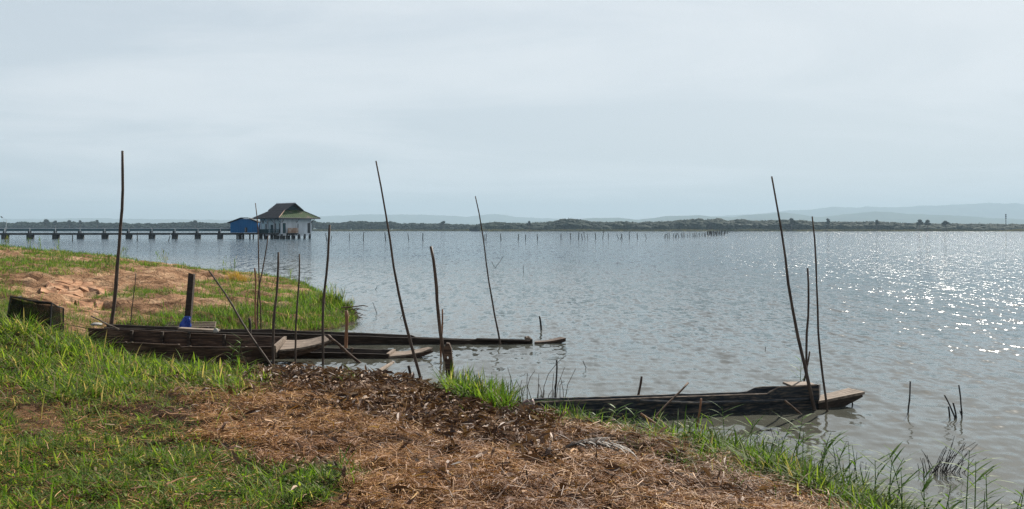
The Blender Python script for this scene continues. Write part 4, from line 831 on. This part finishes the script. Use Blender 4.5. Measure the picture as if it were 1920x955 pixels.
# ------------------------------------------------------------------ other things lying about
def net_trap():
    Y = 15.9; P = lambda px, py, dy=0: at(px, py, Y + dy)
    r = empty('net_trap', P(60, 620), 'black netted fish trap slumped in the grass at the left', 'fish trap')
    cor = [P(20, 556, .0), P(97, 568, .0), P(8, 625, -.25), P(92, 632, -.25), P(119, 578, .55), P(119, 628, .55), P(40, 556, .8)]
    def sheet(a, b, c, d, nx=14, ny=9, w=.05, sd=1):
        vs = []; fs = []
        for j in range(ny + 1):
            for i in range(nx + 1):
                u, v = i / nx, j / ny; p = a.lerp(b, u).lerp(c.lerp(d, u), v); n = (b - a).cross(c - a).normalized(); k = (math.sin(u * 11 + sd) * .5 + math.sin(v * 7 + u * 5 + sd)) * w * (math.sin(u * math.pi) * .8 + .2)
                vs.append(p + n * k + Vector((0, 0, -.03 * math.sin(u * math.pi) * (1 - v))))
        fs = [(j * (nx + 1) + i, j * (nx + 1) + i + 1, (j + 1) * (nx + 1) + i + 1, (j + 1) * (nx + 1) + i) for j in range(ny) for i in range(nx)]
        return MB().add(vs, fs).build('net_panel', M['net'], r, smooth=True)
    sheet(cor[0], cor[1], cor[2], cor[3], w=.03); sheet(cor[1], cor[4], cor[3], cor[5], w=.03, sd=3); sheet(cor[0], cor[1], cor[6], cor[4], w=.02, sd=5); sheet(P(22, 560, .7), P(112, 574, .7), P(10, 625, .7), P(116, 628, .7), w=.04, sd=8)
    for a, b in ((0, 1), (1, 4), (0, 2), (1, 3), (4, 5), (0, 6)): MB().tube([cor[a], (cor[a] + cor[b]) / 2 + Vector((0, 0, -.02)), cor[b]], .012, 6).build('frame_rod', M['stake'], r)
net_trap()
def rack():
    r = empty('slatted_rack', at(356, 612, 20.6), 'low grey slatted rack in the grass behind the squared post', 'rack')
    for k, py in enumerate((604.2, 607.0, 610.0, 612.8)):
        Y = 20.9 - .12 * k; p, q = at(308 + k * 1.0, py, Y), at(405 - k * .5, py + .8, Y); MB().box((p + q) / 2, ((q - p).length, .07, .028)).build('slat', M['wood_pale'], r)
    for px in (318, 396): p = at(px, 609, 20.7); MB().box(p + Vector((0, 0, -.05)), (.06, .55, .05)).build('cross_bar', M['wood_dark'], r); MB().box(p + Vector((0, 0, -.2)), (.05, .05, .3)).build('leg', M['wood_dark'], r)
rack()
def lump(c, r_, mat, name, label, cat, seed):
    v, f = ico(3, seed, .16); o = MB().add([Vector(c) + Vector((p[0] * r_[0], p[1] * r_[1], max(p[2], -.5) * r_[2])) for p in v], [tuple(int(i) for i in t) for t in f]).build(name, mat, origin=c, smooth=True); tag(o, label, cat); return o
lump(at(181, 608.5, 17.6), (.10, .10, .035), M['pale_bag'], 'white_sack', 'flattened dirty white sack at the left end of the brown boat', 'sack', 3)
lump(at(405, 621, 16.6), (.05, .05, .055), M['pale_bag'], 'pale_rag', 'small pale rag on the end of the loose board', 'rag', 5)
lump(at(21, 491, 36), (.30, .2, .05), M['pale_bag'], 'white_scrap', 'white scrap lying on the clay at the left', 'scrap', 6)
def curled_sheath():
    b = at(985, 792, 10.55); vs = []; n, m = 10, 8
    for i in range(n + 1):
        f = i / n; c = b.lerp(at(991, 750, 10.65), f); w = .085 * math.sin(math.pi * (.12 + .88 * (1 - f)) ** .8) + .004
        for k in range(m + 1):
            u = k / m * 2 - 1; vs.append(c + Vector((u * w, .045 * u * u - .02, .012 * math.sin(5 * u + 3 * f)))) 
    fs = [(i * (m + 1) + k, i * (m + 1) + k + 1, (i + 1) * (m + 1) + k + 1, (i + 1) * (m + 1) + k) for i in range(n) for k in range(m)]
    o = MB().add(vs, fs).build('dry_sheath', M['sheath'], origin=b, smooth=True); s = o.modifiers.new('thick', 'SOLIDIFY'); s.thickness = .006
    tag(o, 'upright curled purple brown dry sheath by the end of the navy boat', 'dry leaf')
curled_sheath()
def dry_frond():
    c = on(1110, 842, .42); r = empty('dry_frond', c, 'silvery dry palm frond lying on the straw below the navy boat', 'palm frond')
    a, b = on(1062, 838, .46), on(1160, 846, .46); rib = [a.lerp(b, k / 6) + Vector((0, 0, .05 * math.sin(k / 6 * math.pi))) for k in range(7)]
    MB().tube(rib, [.012, .012, .011, .01, .009, .007, .005], 6).build('midrib', M['frond'], r)
    rr = random.Random(2)
    for k in range(30):
        f = k / 30; i = min(int(f * 6), 5); p = rib[i].lerp(rib[i + 1], f * 6 - i); sg = 1 if k % 2 else -1; L = rr.uniform(.14, .30); d = Vector((rr.uniform(.35, .8), sg * rr.uniform(.3, .7), 0)).normalized(); w = .008
        s = Vector((-d.y, d.x, 0)) * w; q = [p + d * L * t + Vector((0, 0, .05 * math.sin(t * 2.4) - .05 * t * t)) for t in (0, .4, .75, 1)]
        MB().add([q[0] - s, q[0] + s, q[1] + s * 1.3, q[1] - s * 1.3, q[2] + s, q[2] - s, q[3]], [(0, 1, 2, 3), (3, 2, 4, 5), (5, 4, 6)]).build('leaflet', M['frond'], r)
dry_frond()
def driftwood_tip():
    rr = random.Random(5); c = on(655, 605, .1); r = empty('driftwood_branch', c, 'tangle of dry branches at the tip of the peninsula', 'branches', None)
    for pts, w in (([(640, 577), (662, 575.5), (682, 573), (690, 575)], .022), ([(628, 590), (660, 580), (676, 578)], .022), ([(632, 602), (660, 592), (690, 599)], .025), ([(630, 588), (640, 596), (660, 600), (686, 595)], .02), ([(646, 610), (668, 600), (680, 601)], .018), ([(652, 584), (672, 588), (680, 590)], .016), ([(640, 605), (652, 598), (676, 606)], .016)):
        Y = 24.2 + rr.uniform(-.5, .8); P = [at(*p, Y) for p in pts]; MB().tube(P, [w * (1 - .6 * i / (len(P) - 1)) for i in range(len(P))], 6, .1).build('branch', M['twig'], r)
    for k in range(24):
        p = at(rr.uniform(630, 675), rr.uniform(578, 612), 24.2 + rr.uniform(-.5, .8)); d = Vector((rr.uniform(-.5, 1), rr.uniform(-.3, .3), rr.uniform(-.1, .5))) * rr.uniform(.15, .5); MB().tube([p, p + d * .5 + Vector((0, 0, .03)), p + d], [.010, .008, .005], 5).build('twig', M['twig'], r)
driftwood_tip()

# ------------------------------------------------------------------ ground cover: grass, straw, dry leaves
def blades(pos, az, L, lean, curve, w, col, name, mat, label, cat, face=None, zroll=None):
    n = len(pos); dh = np.stack([np.cos(az), np.sin(az), np.zeros(n)], -1); fa = az + np.pi / 2 if face is None else face
    side = np.stack([np.cos(fa), np.sin(fa), np.zeros(n)], -1); V = []
    for s, ws in ((0, .75), (.4, 1.0), (.75, .65)):
        c = pos + dh * (L * (lean * s + curve * s * s))[:, None]; c[:, 2] += L * (s * np.sqrt(np.maximum(1 - lean ** 2, .02)) - np.abs(curve) * .55 * s * s)
        V += [c - side * (w * ws)[:, None], c + side * (w * ws)[:, None]]
    s = 1.0; c = pos + dh * (L * (lean + curve))[:, None]; c[:, 2] += L * (np.sqrt(np.maximum(1 - lean ** 2, .02)) - np.abs(curve) * .55); V.append(c)
    V = np.stack(V, 1); T = np.array([[0, 1, 3], [0, 3, 2], [2, 3, 5], [2, 5, 4], [4, 5, 6]]); tr = (np.arange(n) * 7)[:, None, None] + T[None]
    o = mesh_np(name, V.reshape(-1, 3), tr.reshape(-1, 3), M[mat], np.repeat(col, 7, 0)); tag(o, label, cat, kind='stuff'); return o
def scatter(n, y0, y1, t0, t1):
    Y = np.exp(rng.uniform(math.log(y0), math.log(y1), n)); X = Y * rng.uniform(t0, t1, n); Z = height(X, Y); d = sdf(LAND, X, Y); px, py = px_of(X, Y, Z); return X, Y, Z, d, px, py
Z_LUSH = [(-200, 600), (0, 585), (120, 604), (215, 632), (330, 680), (470, 692), (520, 715), (420, 730), (330, 722), (250, 738), (160, 745), (60, 738), (-200, 745)]
Z_LOW = [(-300, 815), (60, 818), (150, 830), (300, 795), (395, 822), (420, 860), (500, 905), (560, 882), (650, 885), (655, 925), (600, 948), (560, 1010), (-300, 1080)]
Z_STRAW = [(430, 700), (700, 715), (980, 772), (1120, 790), (1330, 838), (1500, 885), (1640, 955), (1760, 1100), (500, 1100), (540, 960), (640, 930), (640, 880), (500, 880), (420, 850), (330, 760), (300, 735)]
def near_grass_density(X, Y, d, px, py):
    nz = fbm(X * 1.1, Y * 1.1, 4, 12); nz2 = fbm(X * 3.5, Y * 3.5, 3, 13)
    g = sstep(-14, 14, sdf(Z_LUSH, px, py) + (nz - .5) * 110) * (.25 + 1.1 * nz2)
    g = np.maximum(g, sstep(-16, 16, sdf(Z_LOW, px, py) + (nz - .42) * 150) * (.35 + 1.25 * nz2))
    mix = (px < 480) & (py > 700); g = np.maximum(g, np.where(mix, .55 * sstep(.44, .6, nz2) * sstep(.4, .6, nz) + .07, 0))
    fr = (1 - sstep(.45, 1.25, d + (nz - .5) * 1.6)) * (d > -.05)
    fringe = fr * (.12 + 1.25 * sstep(.40, .60, fbm(X * 1.7, Y * 1.7, 3, 19))) * (sstep(835, 850, px) * (1 - sstep(930, 965, px)) + sstep(1000, 1030, px)); g = np.maximum(g, fringe)
    g = np.maximum(g, .35 * fr * sstep(600, 620, px) * (1 - sstep(665, 685, px)))
    patch = sdf([(10, 770), (60, 755), (130, 775), (140, 815), (40, 815)], px, py); g = g * (1 - .9 * sstep(-6, 12, patch + (nz2 - .5) * 20))
    return np.clip(g, 0, 1)
GREEN = np.array([[.028, .062, .010], [.06, .115, .017], [.105, .165, .024], [.15, .185, .04]])
def greens(n, dry=.12, bias=0.0):
    k = np.clip(rng.random(n) * 3 + bias, 0, 2.999); i = k.astype(int); f = (k - i)[:, None]; c = GREEN[i] * (1 - f) + GREEN[i + 1] * f
    dr = rng.random(n) < dry; c[dr] = np.array([.25, .20, .12]) * rng.uniform(.6, 1.2, (dr.sum(), 1)); return c * rng.uniform(.8, 1.2, (n, 1))
def near_grass():
    X, Y, Z, d, px, py = scatter(560000, 4.2, 17.2, -.66, .42)
    g = near_grass_density(X, Y, d, px, py); k = (rng.random(len(X)) < g * .62) & (Y < 17.5)
    X, Y, Z, px, py, d = (a[k] for a in (X, Y, Z, px, py, d)); n = len(X)
    lush = sstep(-30, 20, sdf(Z_LUSH, px, py)); fringe = (d < .9) & (px > 820)
    cl = fbm(X * 4.5, Y * 4.5, 2, 15); L = rng.gamma(3, .026, n) * (.75 + .8 * lush + .6 * fringe) * (.35 + 1.5 * cl) * (1 + .35 * (X < -6.3) * (Y > 14)) + .03; L = np.clip(L, .03, .48)
    lean = np.where(rng.random(n) < .3, rng.uniform(.8, .99, n), np.clip(rng.normal(.55, .28, n), 0, .98)); curve = rng.uniform(.05, .8, n)
    w = np.clip(L * rng.uniform(.014, .034, n), .0014, .007) * (1 + .3 * lush)
    col = greens(n, .16); col *= (1 + .25 * lush[:, None] * np.array([1.1, 1.0, .6]))
    low = (py > 790)[:, None]; col = np.where(low, col * np.array([1.0, 1.06, .9]), col)
    blades(np.stack([X, Y, Z - .01], -1), rng.uniform(0, 6.28, n), L, lean, curve, w, col, 'grass', 'leaf', 'green grass tufts growing over the near bank and waterline', 'grass')
    return n
n_gr = near_grass()
def weeds():                                          # low round leaved plants among the grass
    X, Y, Z, d, px, py = scatter(120000, 4.2, 16.5, -.66, .0)
    lush = sstep(-10, 20, sdf(Z_LUSH, px, py) + (fbm(X * 1.4, Y * 1.4, 3, 3) - .5) * 60); lowz = .35 * sstep(-10, 20, sdf(Z_LOW, px, py) + (fbm(X * 1.4, Y * 1.4, 3, 4) - .55) * 80)
    k = (rng.random(len(X)) < np.maximum(lush, lowz) * .42); X, Y, Z = X[k], Y[k], Z[k]; n = len(X)
    c = np.stack([X, Y, Z + rng.uniform(.01, .14, n)], -1); a = rng.uniform(0, 6.28, n); s = rng.uniform(.006, .018, n); tl = rng.normal(0, .5, n)
    u = np.stack([np.cos(a), np.sin(a), tl], -1) * s[:, None]; v = np.stack([-np.sin(a), np.cos(a), rng.normal(0, .5, n)], -1) * (s * .6)[:, None]
    V = np.stack([c - u, c - v, c + u, c + v], 1); T = np.array([[0, 1, 2], [0, 2, 3]]); tr = (np.arange(n) * 4)[:, None, None] + T[None]
    col = greens(n, .06) * np.array([1.15, 1.1, .8])
    o = mesh_np('low_weeds', V.reshape(-1, 3), tr.reshape(-1, 3), M['leaf'], np.repeat(col, 4, 0)); tag(o, 'small round leaved weeds among the near grass', 'weeds', kind='stuff')
weeds()
PEN_TUFTS = [(470, 498)]
def pen_grass():
    X, Y, Z, d, px, py = scatter(420000, 17.2, 62, -.72, -.12)
    k = (d > .02) & (Y > 17); X, Y, Z, d, px, py = (a[k] for a in (X, Y, Z, d, px, py))
    nz = fbm(X * .28 + 3, Y * .5, 4, 21); nz2 = fbm(X * 1.2, Y * 1.2, 3, 22)
    inletside = sdf([(210, 640), (200, 614), (300, 592), (420, 572), (545, 560), (590, 552), (625, 560), (665, 585), (665, 640)], px, py)
    g = sstep(-8, 10, inletside + (nz2 - .5) * 22) * (.8 + .8 * nz2)
    g = np.maximum(g, .75 * (px < 340) * sstep(560, 600, py) * sstep(.42, .56, nz2))
    crest = 1 - sstep(.3, 1.7, d + (nz - .5) * 3); g = np.maximum(g, crest * (Y > 24) * sstep(.38, .5, nz2) * .9)
    upleft = sstep(-8, 14, sdf([(-300, 440), (120, 462), (260, 480), (215, 520), (110, 512), (-300, 520)], px, py)); g = np.maximum(g, upleft * sstep(.40, .58, nz * .6 + nz2 * .4))
    g = np.maximum(g, .95 * sstep(.50, .60, nz * .7 + nz2 * .3) * (py < 575)); g = np.maximum(g, (px < 70) * sstep(540, 575, py))
    bare = sstep(-5, 8, sdf([(60, 530), (120, 520), (185, 545), (165, 572), (90, 585), (30, 560)], px, py)); g *= 1 - .95 * bare
    k = rng.random(len(X)) < np.clip(g, 0, 1) * .75; X, Y, Z, py = X[k], Y[k], Z[k], py[k]; n = len(X)
    strip = sstep(-8, 10, sdf([(210, 640), (200, 614), (300, 592), (420, 572), (545, 560), (590, 552), (625, 560), (665, 585), (665, 640)], px[k], py)); L = (rng.gamma(3, .03, n) + .04 + .0012 * Y) * (.85 + .35 * strip); L = np.clip(L, .04, .36); w = np.clip(L * .02, .002, .007) * (Y / 20)
    col = greens(n, .07) * np.array([.85, .95, .9])
    blades(np.stack([X, Y, Z - .01], -1), rng.uniform(0, 6.28, n), L, np.clip(rng.normal(.4, .25, n), 0, .95), rng.uniform(.05, .5, n), w, col, 'grass', 'leaf', 'green grass patches over the clay peninsula', 'grass')
    return n
n_pg = pen_grass()
def tip_weeds():                                      # tall feathery weeds at the peninsula tip and on its crest
    rr = np.random.default_rng(6); P = []
    for k in range(26): px = rr.uniform(600, 660); P.append((px, rr.uniform(560, 600), rr.uniform(.3, .95) * (1 - abs(px - 625) / 70), 25.5))
    for px in (8, 14, 55, 75, 110, 225, 230, 235, 305, 310, 296, 545, 575, 420, 440): P.append((px, None, rr.uniform(.4, .8), None))
    pos = []; az = []; L = []
    for px, py, h, Y in P:
        if Y is None:
            Ys = np.linspace(30, 60, 160); Xs = (px - CX) / F * Ys; zs = height(Xs, Ys); pys = HY + F * (EYE - zs) / Ys; ok = sdf(LAND, Xs, Ys) > .1
            pys = np.where(ok, pys, 9999); i = int(np.argmin(pys)); Y = Ys[i]
        X = (px - CX) / F * Y; z = float(height(np.array([X]), np.array([Y]))[0])
        for j in range(14):
            f = rr.uniform(.0, .9); pos.append((X + rr.normal() * .06, Y + rr.normal() * .06, z + h * f * .8)); az.append(rr.uniform(0, 6.28)); L.append(h * rr.uniform(.22, .45))
        for j in range(3): pos.append((X + rr.normal() * .05, Y, z)); az.append(rr.uniform(0, 6.28)); L.append(h)
    n = len(pos); L = np.array(L); blades(np.array(pos), np.array(az), L, np.clip(rr.normal(.25, .2, n), 0, .9), rr.uniform(.0, .3, n), np.full(n, .008), greens(n, .15) * .9, 'weeds', 'leaf', 'tall feathery weeds on the edge of the peninsula', 'weeds')
tip_weeds()
def straw():
    X, Y, Z, d, px, py = scatter(330000, 4.2, 15.4, -.60, .40)
    nz = fbm(X * 1.3, Y * 1.3, 3, 31); g = sstep(-12, 20, sdf(Z_STRAW, px, py) + (nz - .5) * 50); g = np.maximum(g, .13 * ((px < 520) & (py > 690)))
    g = g * (.30 + .95 * sstep(.30, .55, fbm(X * 2.3, Y * 2.3, 3, 34))); k = (d > .0) & (rng.random(len(X)) < g * .8); X, Y, Z, px, py, d = (a[k] for a in (X, Y, Z, px, py, d)); n = len(X)
    heapy = (1 - sstep(.9, 1.8, d)) * (px > 480) * (px < 1010)
    L = rng.gamma(2.2, .045, n) + .03; L = np.clip(L, .03, .55); az = rng.uniform(0, 6.28, n); w = rng.uniform(.0009, .0026, n) * (1 + 1.3 * (rng.random(n) < .06))
    el = rng.normal(.05, .22, n); cl = fbm(X * 3.2, Y * 3.2, 3, 33); up = rng.gamma(1.5, .012, n) * (.4 + 1.8 * cl)
    u = np.stack([np.cos(az) * np.cos(el), np.sin(az) * np.cos(el), np.sin(el)], -1); s = np.stack([-np.sin(az), np.cos(az), rng.normal(0, .5, n)], -1) * w[:, None]
    c = np.stack([X, Y, Z + up], -1); b = rng.normal(0, .10, (n, 3)) * L[:, None]; b[:, 2] = np.abs(b[:, 2])
    p0 = c - u * (L / 2)[:, None]; p2 = c + u * (L / 2)[:, None]; p1 = c + b
    V = np.stack([p0 - s, p0 + s, p1 - s, p1 + s, p2 - s, p2 + s], 1); T = np.array([[0, 1, 3], [0, 3, 2], [2, 3, 5], [2, 5, 4]]); tr = (np.arange(n) * 6)[:, None, None] + T[None]
    base = np.array([[.09, .036, .014], [.19, .083, .032], [.35, .168, .055], [.56, .355, .155]]); age = sstep(.35, .65, fbm(X * .9, Y * .9, 4, 35)); kk = np.clip(rng.beta(1.1 + .8 * age, 2.4 - .7 * age, n) * 3, 0, 2.999); i = kk.astype(int); f = (kk - i)[:, None]; col = (base[i] * (1 - f) + base[i + 1] * f) * rng.uniform(.85, 1.15, (n, 1))
    o = mesh_np('straw', V.reshape(-1, 3), tr.reshape(-1, 3), M['straw'], np.repeat(col, 6, 0)); tag(o, 'thick layer of brown dry straw over the near bank', 'straw', kind='stuff'); return n
n_st = straw()
def litter():
    X, Y, Z, d, px, py = scatter(60000, 5, 15.4, -.45, .30)
    heap = (1 - sstep(1.1, 2.8, d + (fbm(X, Y, 3, 41) - .5) * 1.6)) * sstep(430, 520, px) * (1 - sstep(1000, 1080, px)); g = np.maximum(heap * .62, .02)
    k = (d > .02) & (rng.random(len(X)) < g) & (sdf(Z_STRAW, px, py) > -25); X, Y, Z = X[k], Y[k], Z[k]; n = len(X)
    L = rng.uniform(.05, .20, n); W = L * rng.uniform(.10, .30, n); az = rng.uniform(0, 6.28, n); el = rng.normal(.15, .45, n); roll = rng.normal(0, .7, n)
    u = np.stack([np.cos(az) * np.cos(el), np.sin(az) * np.cos(el), np.sin(el)], -1); h = np.stack([-np.sin(az), np.cos(az), np.zeros(n)], -1); upv = np.cross(u, h); s = h * np.cos(roll)[:, None] + upv * np.sin(roll)[:, None]; nn = np.cross(u, s)
    c = np.stack([X, Y, Z + rng.uniform(.01, .11, n)], -1); curl = rng.uniform(-.5, .9, n); rows = []
    for t, ws in ((-.5, .15), (-.2, .9), (.15, 1.0), (.5, .1)):
        cc = c + u * (L * t)[:, None] + nn * (curl * L * (.25 - t * t) * .9)[:, None]
        for q in (-1, 0, 1): rows.append(cc + s * (W * ws * q * .5)[:, None] + nn * (W * ws * .28 * abs(q))[:, None])
    V = np.stack(rows, 1); T = []
    for i in range(3):
        for j in range(2): a = i * 3 + j; T += [[a, a + 1, a + 4], [a, a + 4, a + 3]]
    T = np.array(T); tr = (np.arange(n) * 12)[:, None, None] + T[None]; base = np.array([[.035, .018, .012], [.10, .05, .028], [.23, .135, .08], [.46, .32, .21]]); kk = np.clip(rng.beta(1.4, 1.9, n) * 3, 0, 2.999); i = kk.astype(int); f = (kk - i)[:, None]; col = base[i] * (1 - f) + base[i + 1] * f
    o = mesh_np('leaf_litter', V.reshape(-1, 3), tr.reshape(-1, 3), M['litter'], np.repeat(col, 12, 0)); tag(o, 'heap of curled dry leaves along the edge of the bank', 'leaf litter', kind='stuff'); return n
n_li = litter()
def yellow_tuft():
    rr = np.random.default_rng(8); n = 900; px = rr.normal(445, 9, n); Y = rr.normal(35, .35, n); X = (px - CX) / F * Y; Z = height(X, Y)
    o = blades(np.stack([X, Y, Z], -1), rr.uniform(0, 6.28, n), rr.uniform(.12, .4, n), np.clip(rr.normal(.5, .3, n), 0, .95), rr.uniform(.1, .6, n), np.full(n, .006), np.array([.42, .27, .08]) * rr.uniform(.6, 1.2, (n, 1)), 'dry_tuft', 'dry_tuft', 'golden dry grass tuft on the clay slope below the crest', 'dry grass')
yellow_tuft()
def clay_plates():                                     # dried mud plates with open cracks between them, pieces of the ground
    rr = np.random.default_rng(12); ground = bpy.data.objects['ground']; nx, ny = 5, 7
    U = np.zeros((ny + 1, nx + 1, 2))
    for j in range(ny + 1):
        for i in range(nx + 1):
            Y = 20.2 + 9.0 * (j / ny) ** 1.25; p = 62 + 125 * i / nx + 22 * (j / ny) + rr.uniform(-9, 9); Y += rr.uniform(-.35, .35); U[j, i] = ((p - CX) / F * Y, Y)
    for j in range(ny):
        for i in range(nx):
            if (i in (0, nx - 1) and j in (0, ny - 1)) or rr.random() < .08: continue
            q = [U[j, i], U[j, i + 1], U[j + 1, i + 1], U[j + 1, i]]; pts = []
            for k in range(4):
                a, b = q[k], q[(k + 1) % 4]; pts += [a, a + (b - a) * .5 + rr.normal(0, .05, 2)]
            pts = np.array(pts); c = pts.mean(0); dv = pts - c; r_ = np.linalg.norm(dv, axis=1)[:, None]; pts = c + dv * (1 - np.minimum(.035 / r_, .4))
            zt = height(pts[:, 0], pts[:, 1], True) * .5 + height(pts[:, 0], pts[:, 1], False) * .5 + .04 + rr.uniform(-.02, .02) + .02 * (np.arange(8) % 3 == 0); zc = float(height(np.array([c[0]]), np.array([c[1]]), False)[0]) + .05
            top = [Vector((*p, z)) for p, z in zip(pts, zt)]; low = [v - Vector((0, 0, .22)) for v in top]; cc = Vector((c[0], c[1], zc))
            m = MB().add(top + low + [cc], [(k, (k + 1) % 8, 16) for k in range(8)] + [(k, 8 + k, 8 + (k + 1) % 8, (k + 1) % 8) for k in range(8)])
            m.build('clay_plate', M['clay'], ground)
clay_plates()
def twigs():
    rr = np.random.default_rng(14); n = 0; m = MB()
    while n < 150:
        px, py = rr.uniform(430, 1500), rr.uniform(715, 960); z = .2; 
        for _ in range(3): p = on(px, py, z); z = float(height(np.array([p.x]), np.array([p.y]))[0])
        if sdf(Z_STRAW, np.array([px]), np.array([py]))[0] < 5: continue
        a = rr.uniform(0, 6.28); L = rr.uniform(.15, .55); d = Vector((math.cos(a), math.sin(a), rr.uniform(-.02, .22))) * L; p = p + Vector((0, 0, .02 + rr.uniform(0, .04))); b = Vector(rr.normal(0, .05, 3)) * L; b.z = abs(b.z); w = rr.uniform(.0025, .006)
        m.tube([p - d * .5, p + b, p + d * .5], [w, w * .85, w * .5], 5); n += 1
    tag(m.build('twig_litter', M['twig']), 'scattered broken twigs lying in the brown straw', 'twigs', kind='stuff')
twigs()

# ------------------------------------------------------------------ reeds at the waterline
def leaf_strip(m, p, d, L, w, droop):
    side = Vector((-d.y, d.x, 0)); side = side.normalized() if side.length > .01 else Vector((1, 0, 0)); q = []
    for t in (0, .3, .65, 1): q.append(p + d * (L * t) + Vector((0, 0, -droop * L * t * t)))
    ws = (.5, 1, .7)
    vs = []
    for k in range(3): vs += [q[k] - side * w * ws[k], q[k] + side * w * ws[k]]
    return m.add(vs + [q[3]], [(0, 1, 3, 2), (2, 3, 5, 4), (4, 5, 6)])
def reed(base, h, lean, seed, label, group):
    rr = random.Random(seed); r = empty('reed_plant', base, label, 'reed', group); top = base + Vector((lean[0], lean[1], h)); ctrl = base.lerp(top, .5) + Vector((-lean[0] * .25, 0, 0)); pts = [base, base.lerp(ctrl, .6), ctrl.lerp(top, .4), top]
    MB().tube(pts, [.006, .005, .004, .002], 5).build('stem', M['reed'], r)
    n = int(6 + h * 10)
    for k in range(n):
        f = .2 + .8 * k / n; i = min(int(f * 3), 2); p = pts[i].lerp(pts[i + 1], f * 3 - i); a = (0 if k % 2 else math.pi) + rr.uniform(-.7, .7)
        d = Vector((math.cos(a), math.sin(a), rr.uniform(.5, 1.2))).normalized(); leaf_strip(MB(), p, d, rr.uniform(.16, .34) * (.7 + .5 * h), rr.uniform(.008, .015), rr.uniform(.1, .6)).build('leaf', M['reed'], r)
REEDS = [(1492, 880, .62), (1440, 862, .38), (1530, 905, .55), (1560, 915, .50), (1585, 925, .45), (1612, 938, .52), (1480, 890, .40), (1390, 850, .36), (1655, 965, .50), (1700, 985, .62), (1750, 1000, .42), (1808, 1010, .80), (1840, 1015, .50), (1870, 1020, .42), (1905, 1012, .55), (1545, 925, .35), (1635, 950, .35), (1420, 852, .30), (1515, 896, .30), (1780, 1012, .4), (1250, 818, .30), (1180, 806, .36), (1155, 805, .38), (1300, 832, .33), (1345, 838, .42), (1360, 842, .5), (1285, 828, .26), (1100, 796, .25), (1465, 876, .34), (1570, 925, .33), (1600, 940, .3), (1680, 985, .36), (1720, 1000, .33), (1665, 985, .55), (1690, 1005, .5), (1735, 1010, .55), (1765, 1020, .5), (1825, 1020, .75), (1855, 1015, .62), (1890, 1020, .5), (1640, 965, .48), (1575, 930, .52), (1505, 892, .5), (1540, 915, .45), (1455, 872, .5), (1405, 856, .42)]
for k, (px, py, h) in enumerate(REEDS):
    b = on(px, py, .0); z = max(float(height(np.array([b.x]), np.array([b.y]))[0]), -.1); b.z = z
    reed(b, h, (random.uniform(-.12, .16), random.uniform(-.1, .1)), k, 'green reed with slanting narrow leaves along the right waterline', 'green reeds along the right waterline')
b = at(1500, 735, 12.95); b.z = 0; reed(b, .55, (.02, 0), 77, 'lone green reed behind the seat of the navy boat', None)
for px, py, h, lab in ((432, 690, .42, 'bright leafy shoot standing before the hull of the brown boat'), (445, 688, .5, 'taller bright shoot before the hull of the brown boat')):
    b = on(px, py, 0.05); reed(b, h, (.08, 0), int(px), lab, None)
def fringe_blades():                                  # the mass of reed leaves along the waterline that nobody could count
    X, Y, Z, d, px, py = scatter(160000, 5.2, 13, -.1, .56); k = (d > -.12) & (d < .55) & (px > 1040) & (rng.random(len(X)) < .10 + .45 * (px > 1330) * (fbm(X * 2, Y * 2, 2, 3) > .45)); k |= (d > -.05) & (d < .8) & (px > 838) & (px < 958) & (rng.random(len(X)) < .55)
    X, Y, Z, px = X[k], Y[k], Z[k], px[k]; n = len(X); L = rng.uniform(.12, .36, n) * (1 + .25 * (px < 958))
    blades(np.stack([X, Y, np.maximum(Z, -.02)], -1), rng.uniform(0, 6.28, n), L * (1 + .2 * (px < 958)), np.clip(rng.normal(.58, .28, n) - .22 * (px < 958), 0, .97), rng.uniform(.05, .85, n), L * rng.uniform(.014, .026, n), greens(n, .05), 'reeds', 'leaf', 'dense green reed leaves fringing the bank', 'reeds'); return n
n_fr = fringe_blades()
print('COUNTS grass', n_gr, 'pen', n_pg, 'straw', n_st, 'litter', n_li, 'fringe', n_fr)

# ------------------------------------------------------------------ the air
def haze():
    m = bpy.data.materials.new('haze_air'); m.use_nodes = True; nt = m.node_tree; nt.nodes.clear(); out = nt.nodes.new('ShaderNodeOutputMaterial'); v = nt.nodes.new('ShaderNodeVolumePrincipled')
    v.inputs['Color'].default_value = (0.42, 0.55, 0.67, 1); v.inputs['Density'].default_value = 0.000105; v.inputs['Anisotropy'].default_value = 0.1; nt.links.new(v.outputs[0], out.inputs['Volume'])
    m.cycles.volume_sampling = 'DISTANCE'
    o = MB().box((0, 9900, 259), (60000, 20400, 522)).build('haze', m); tag(o, 'pale blue haze in the air over the whole lake', 'haze', kind='stuff')
haze()
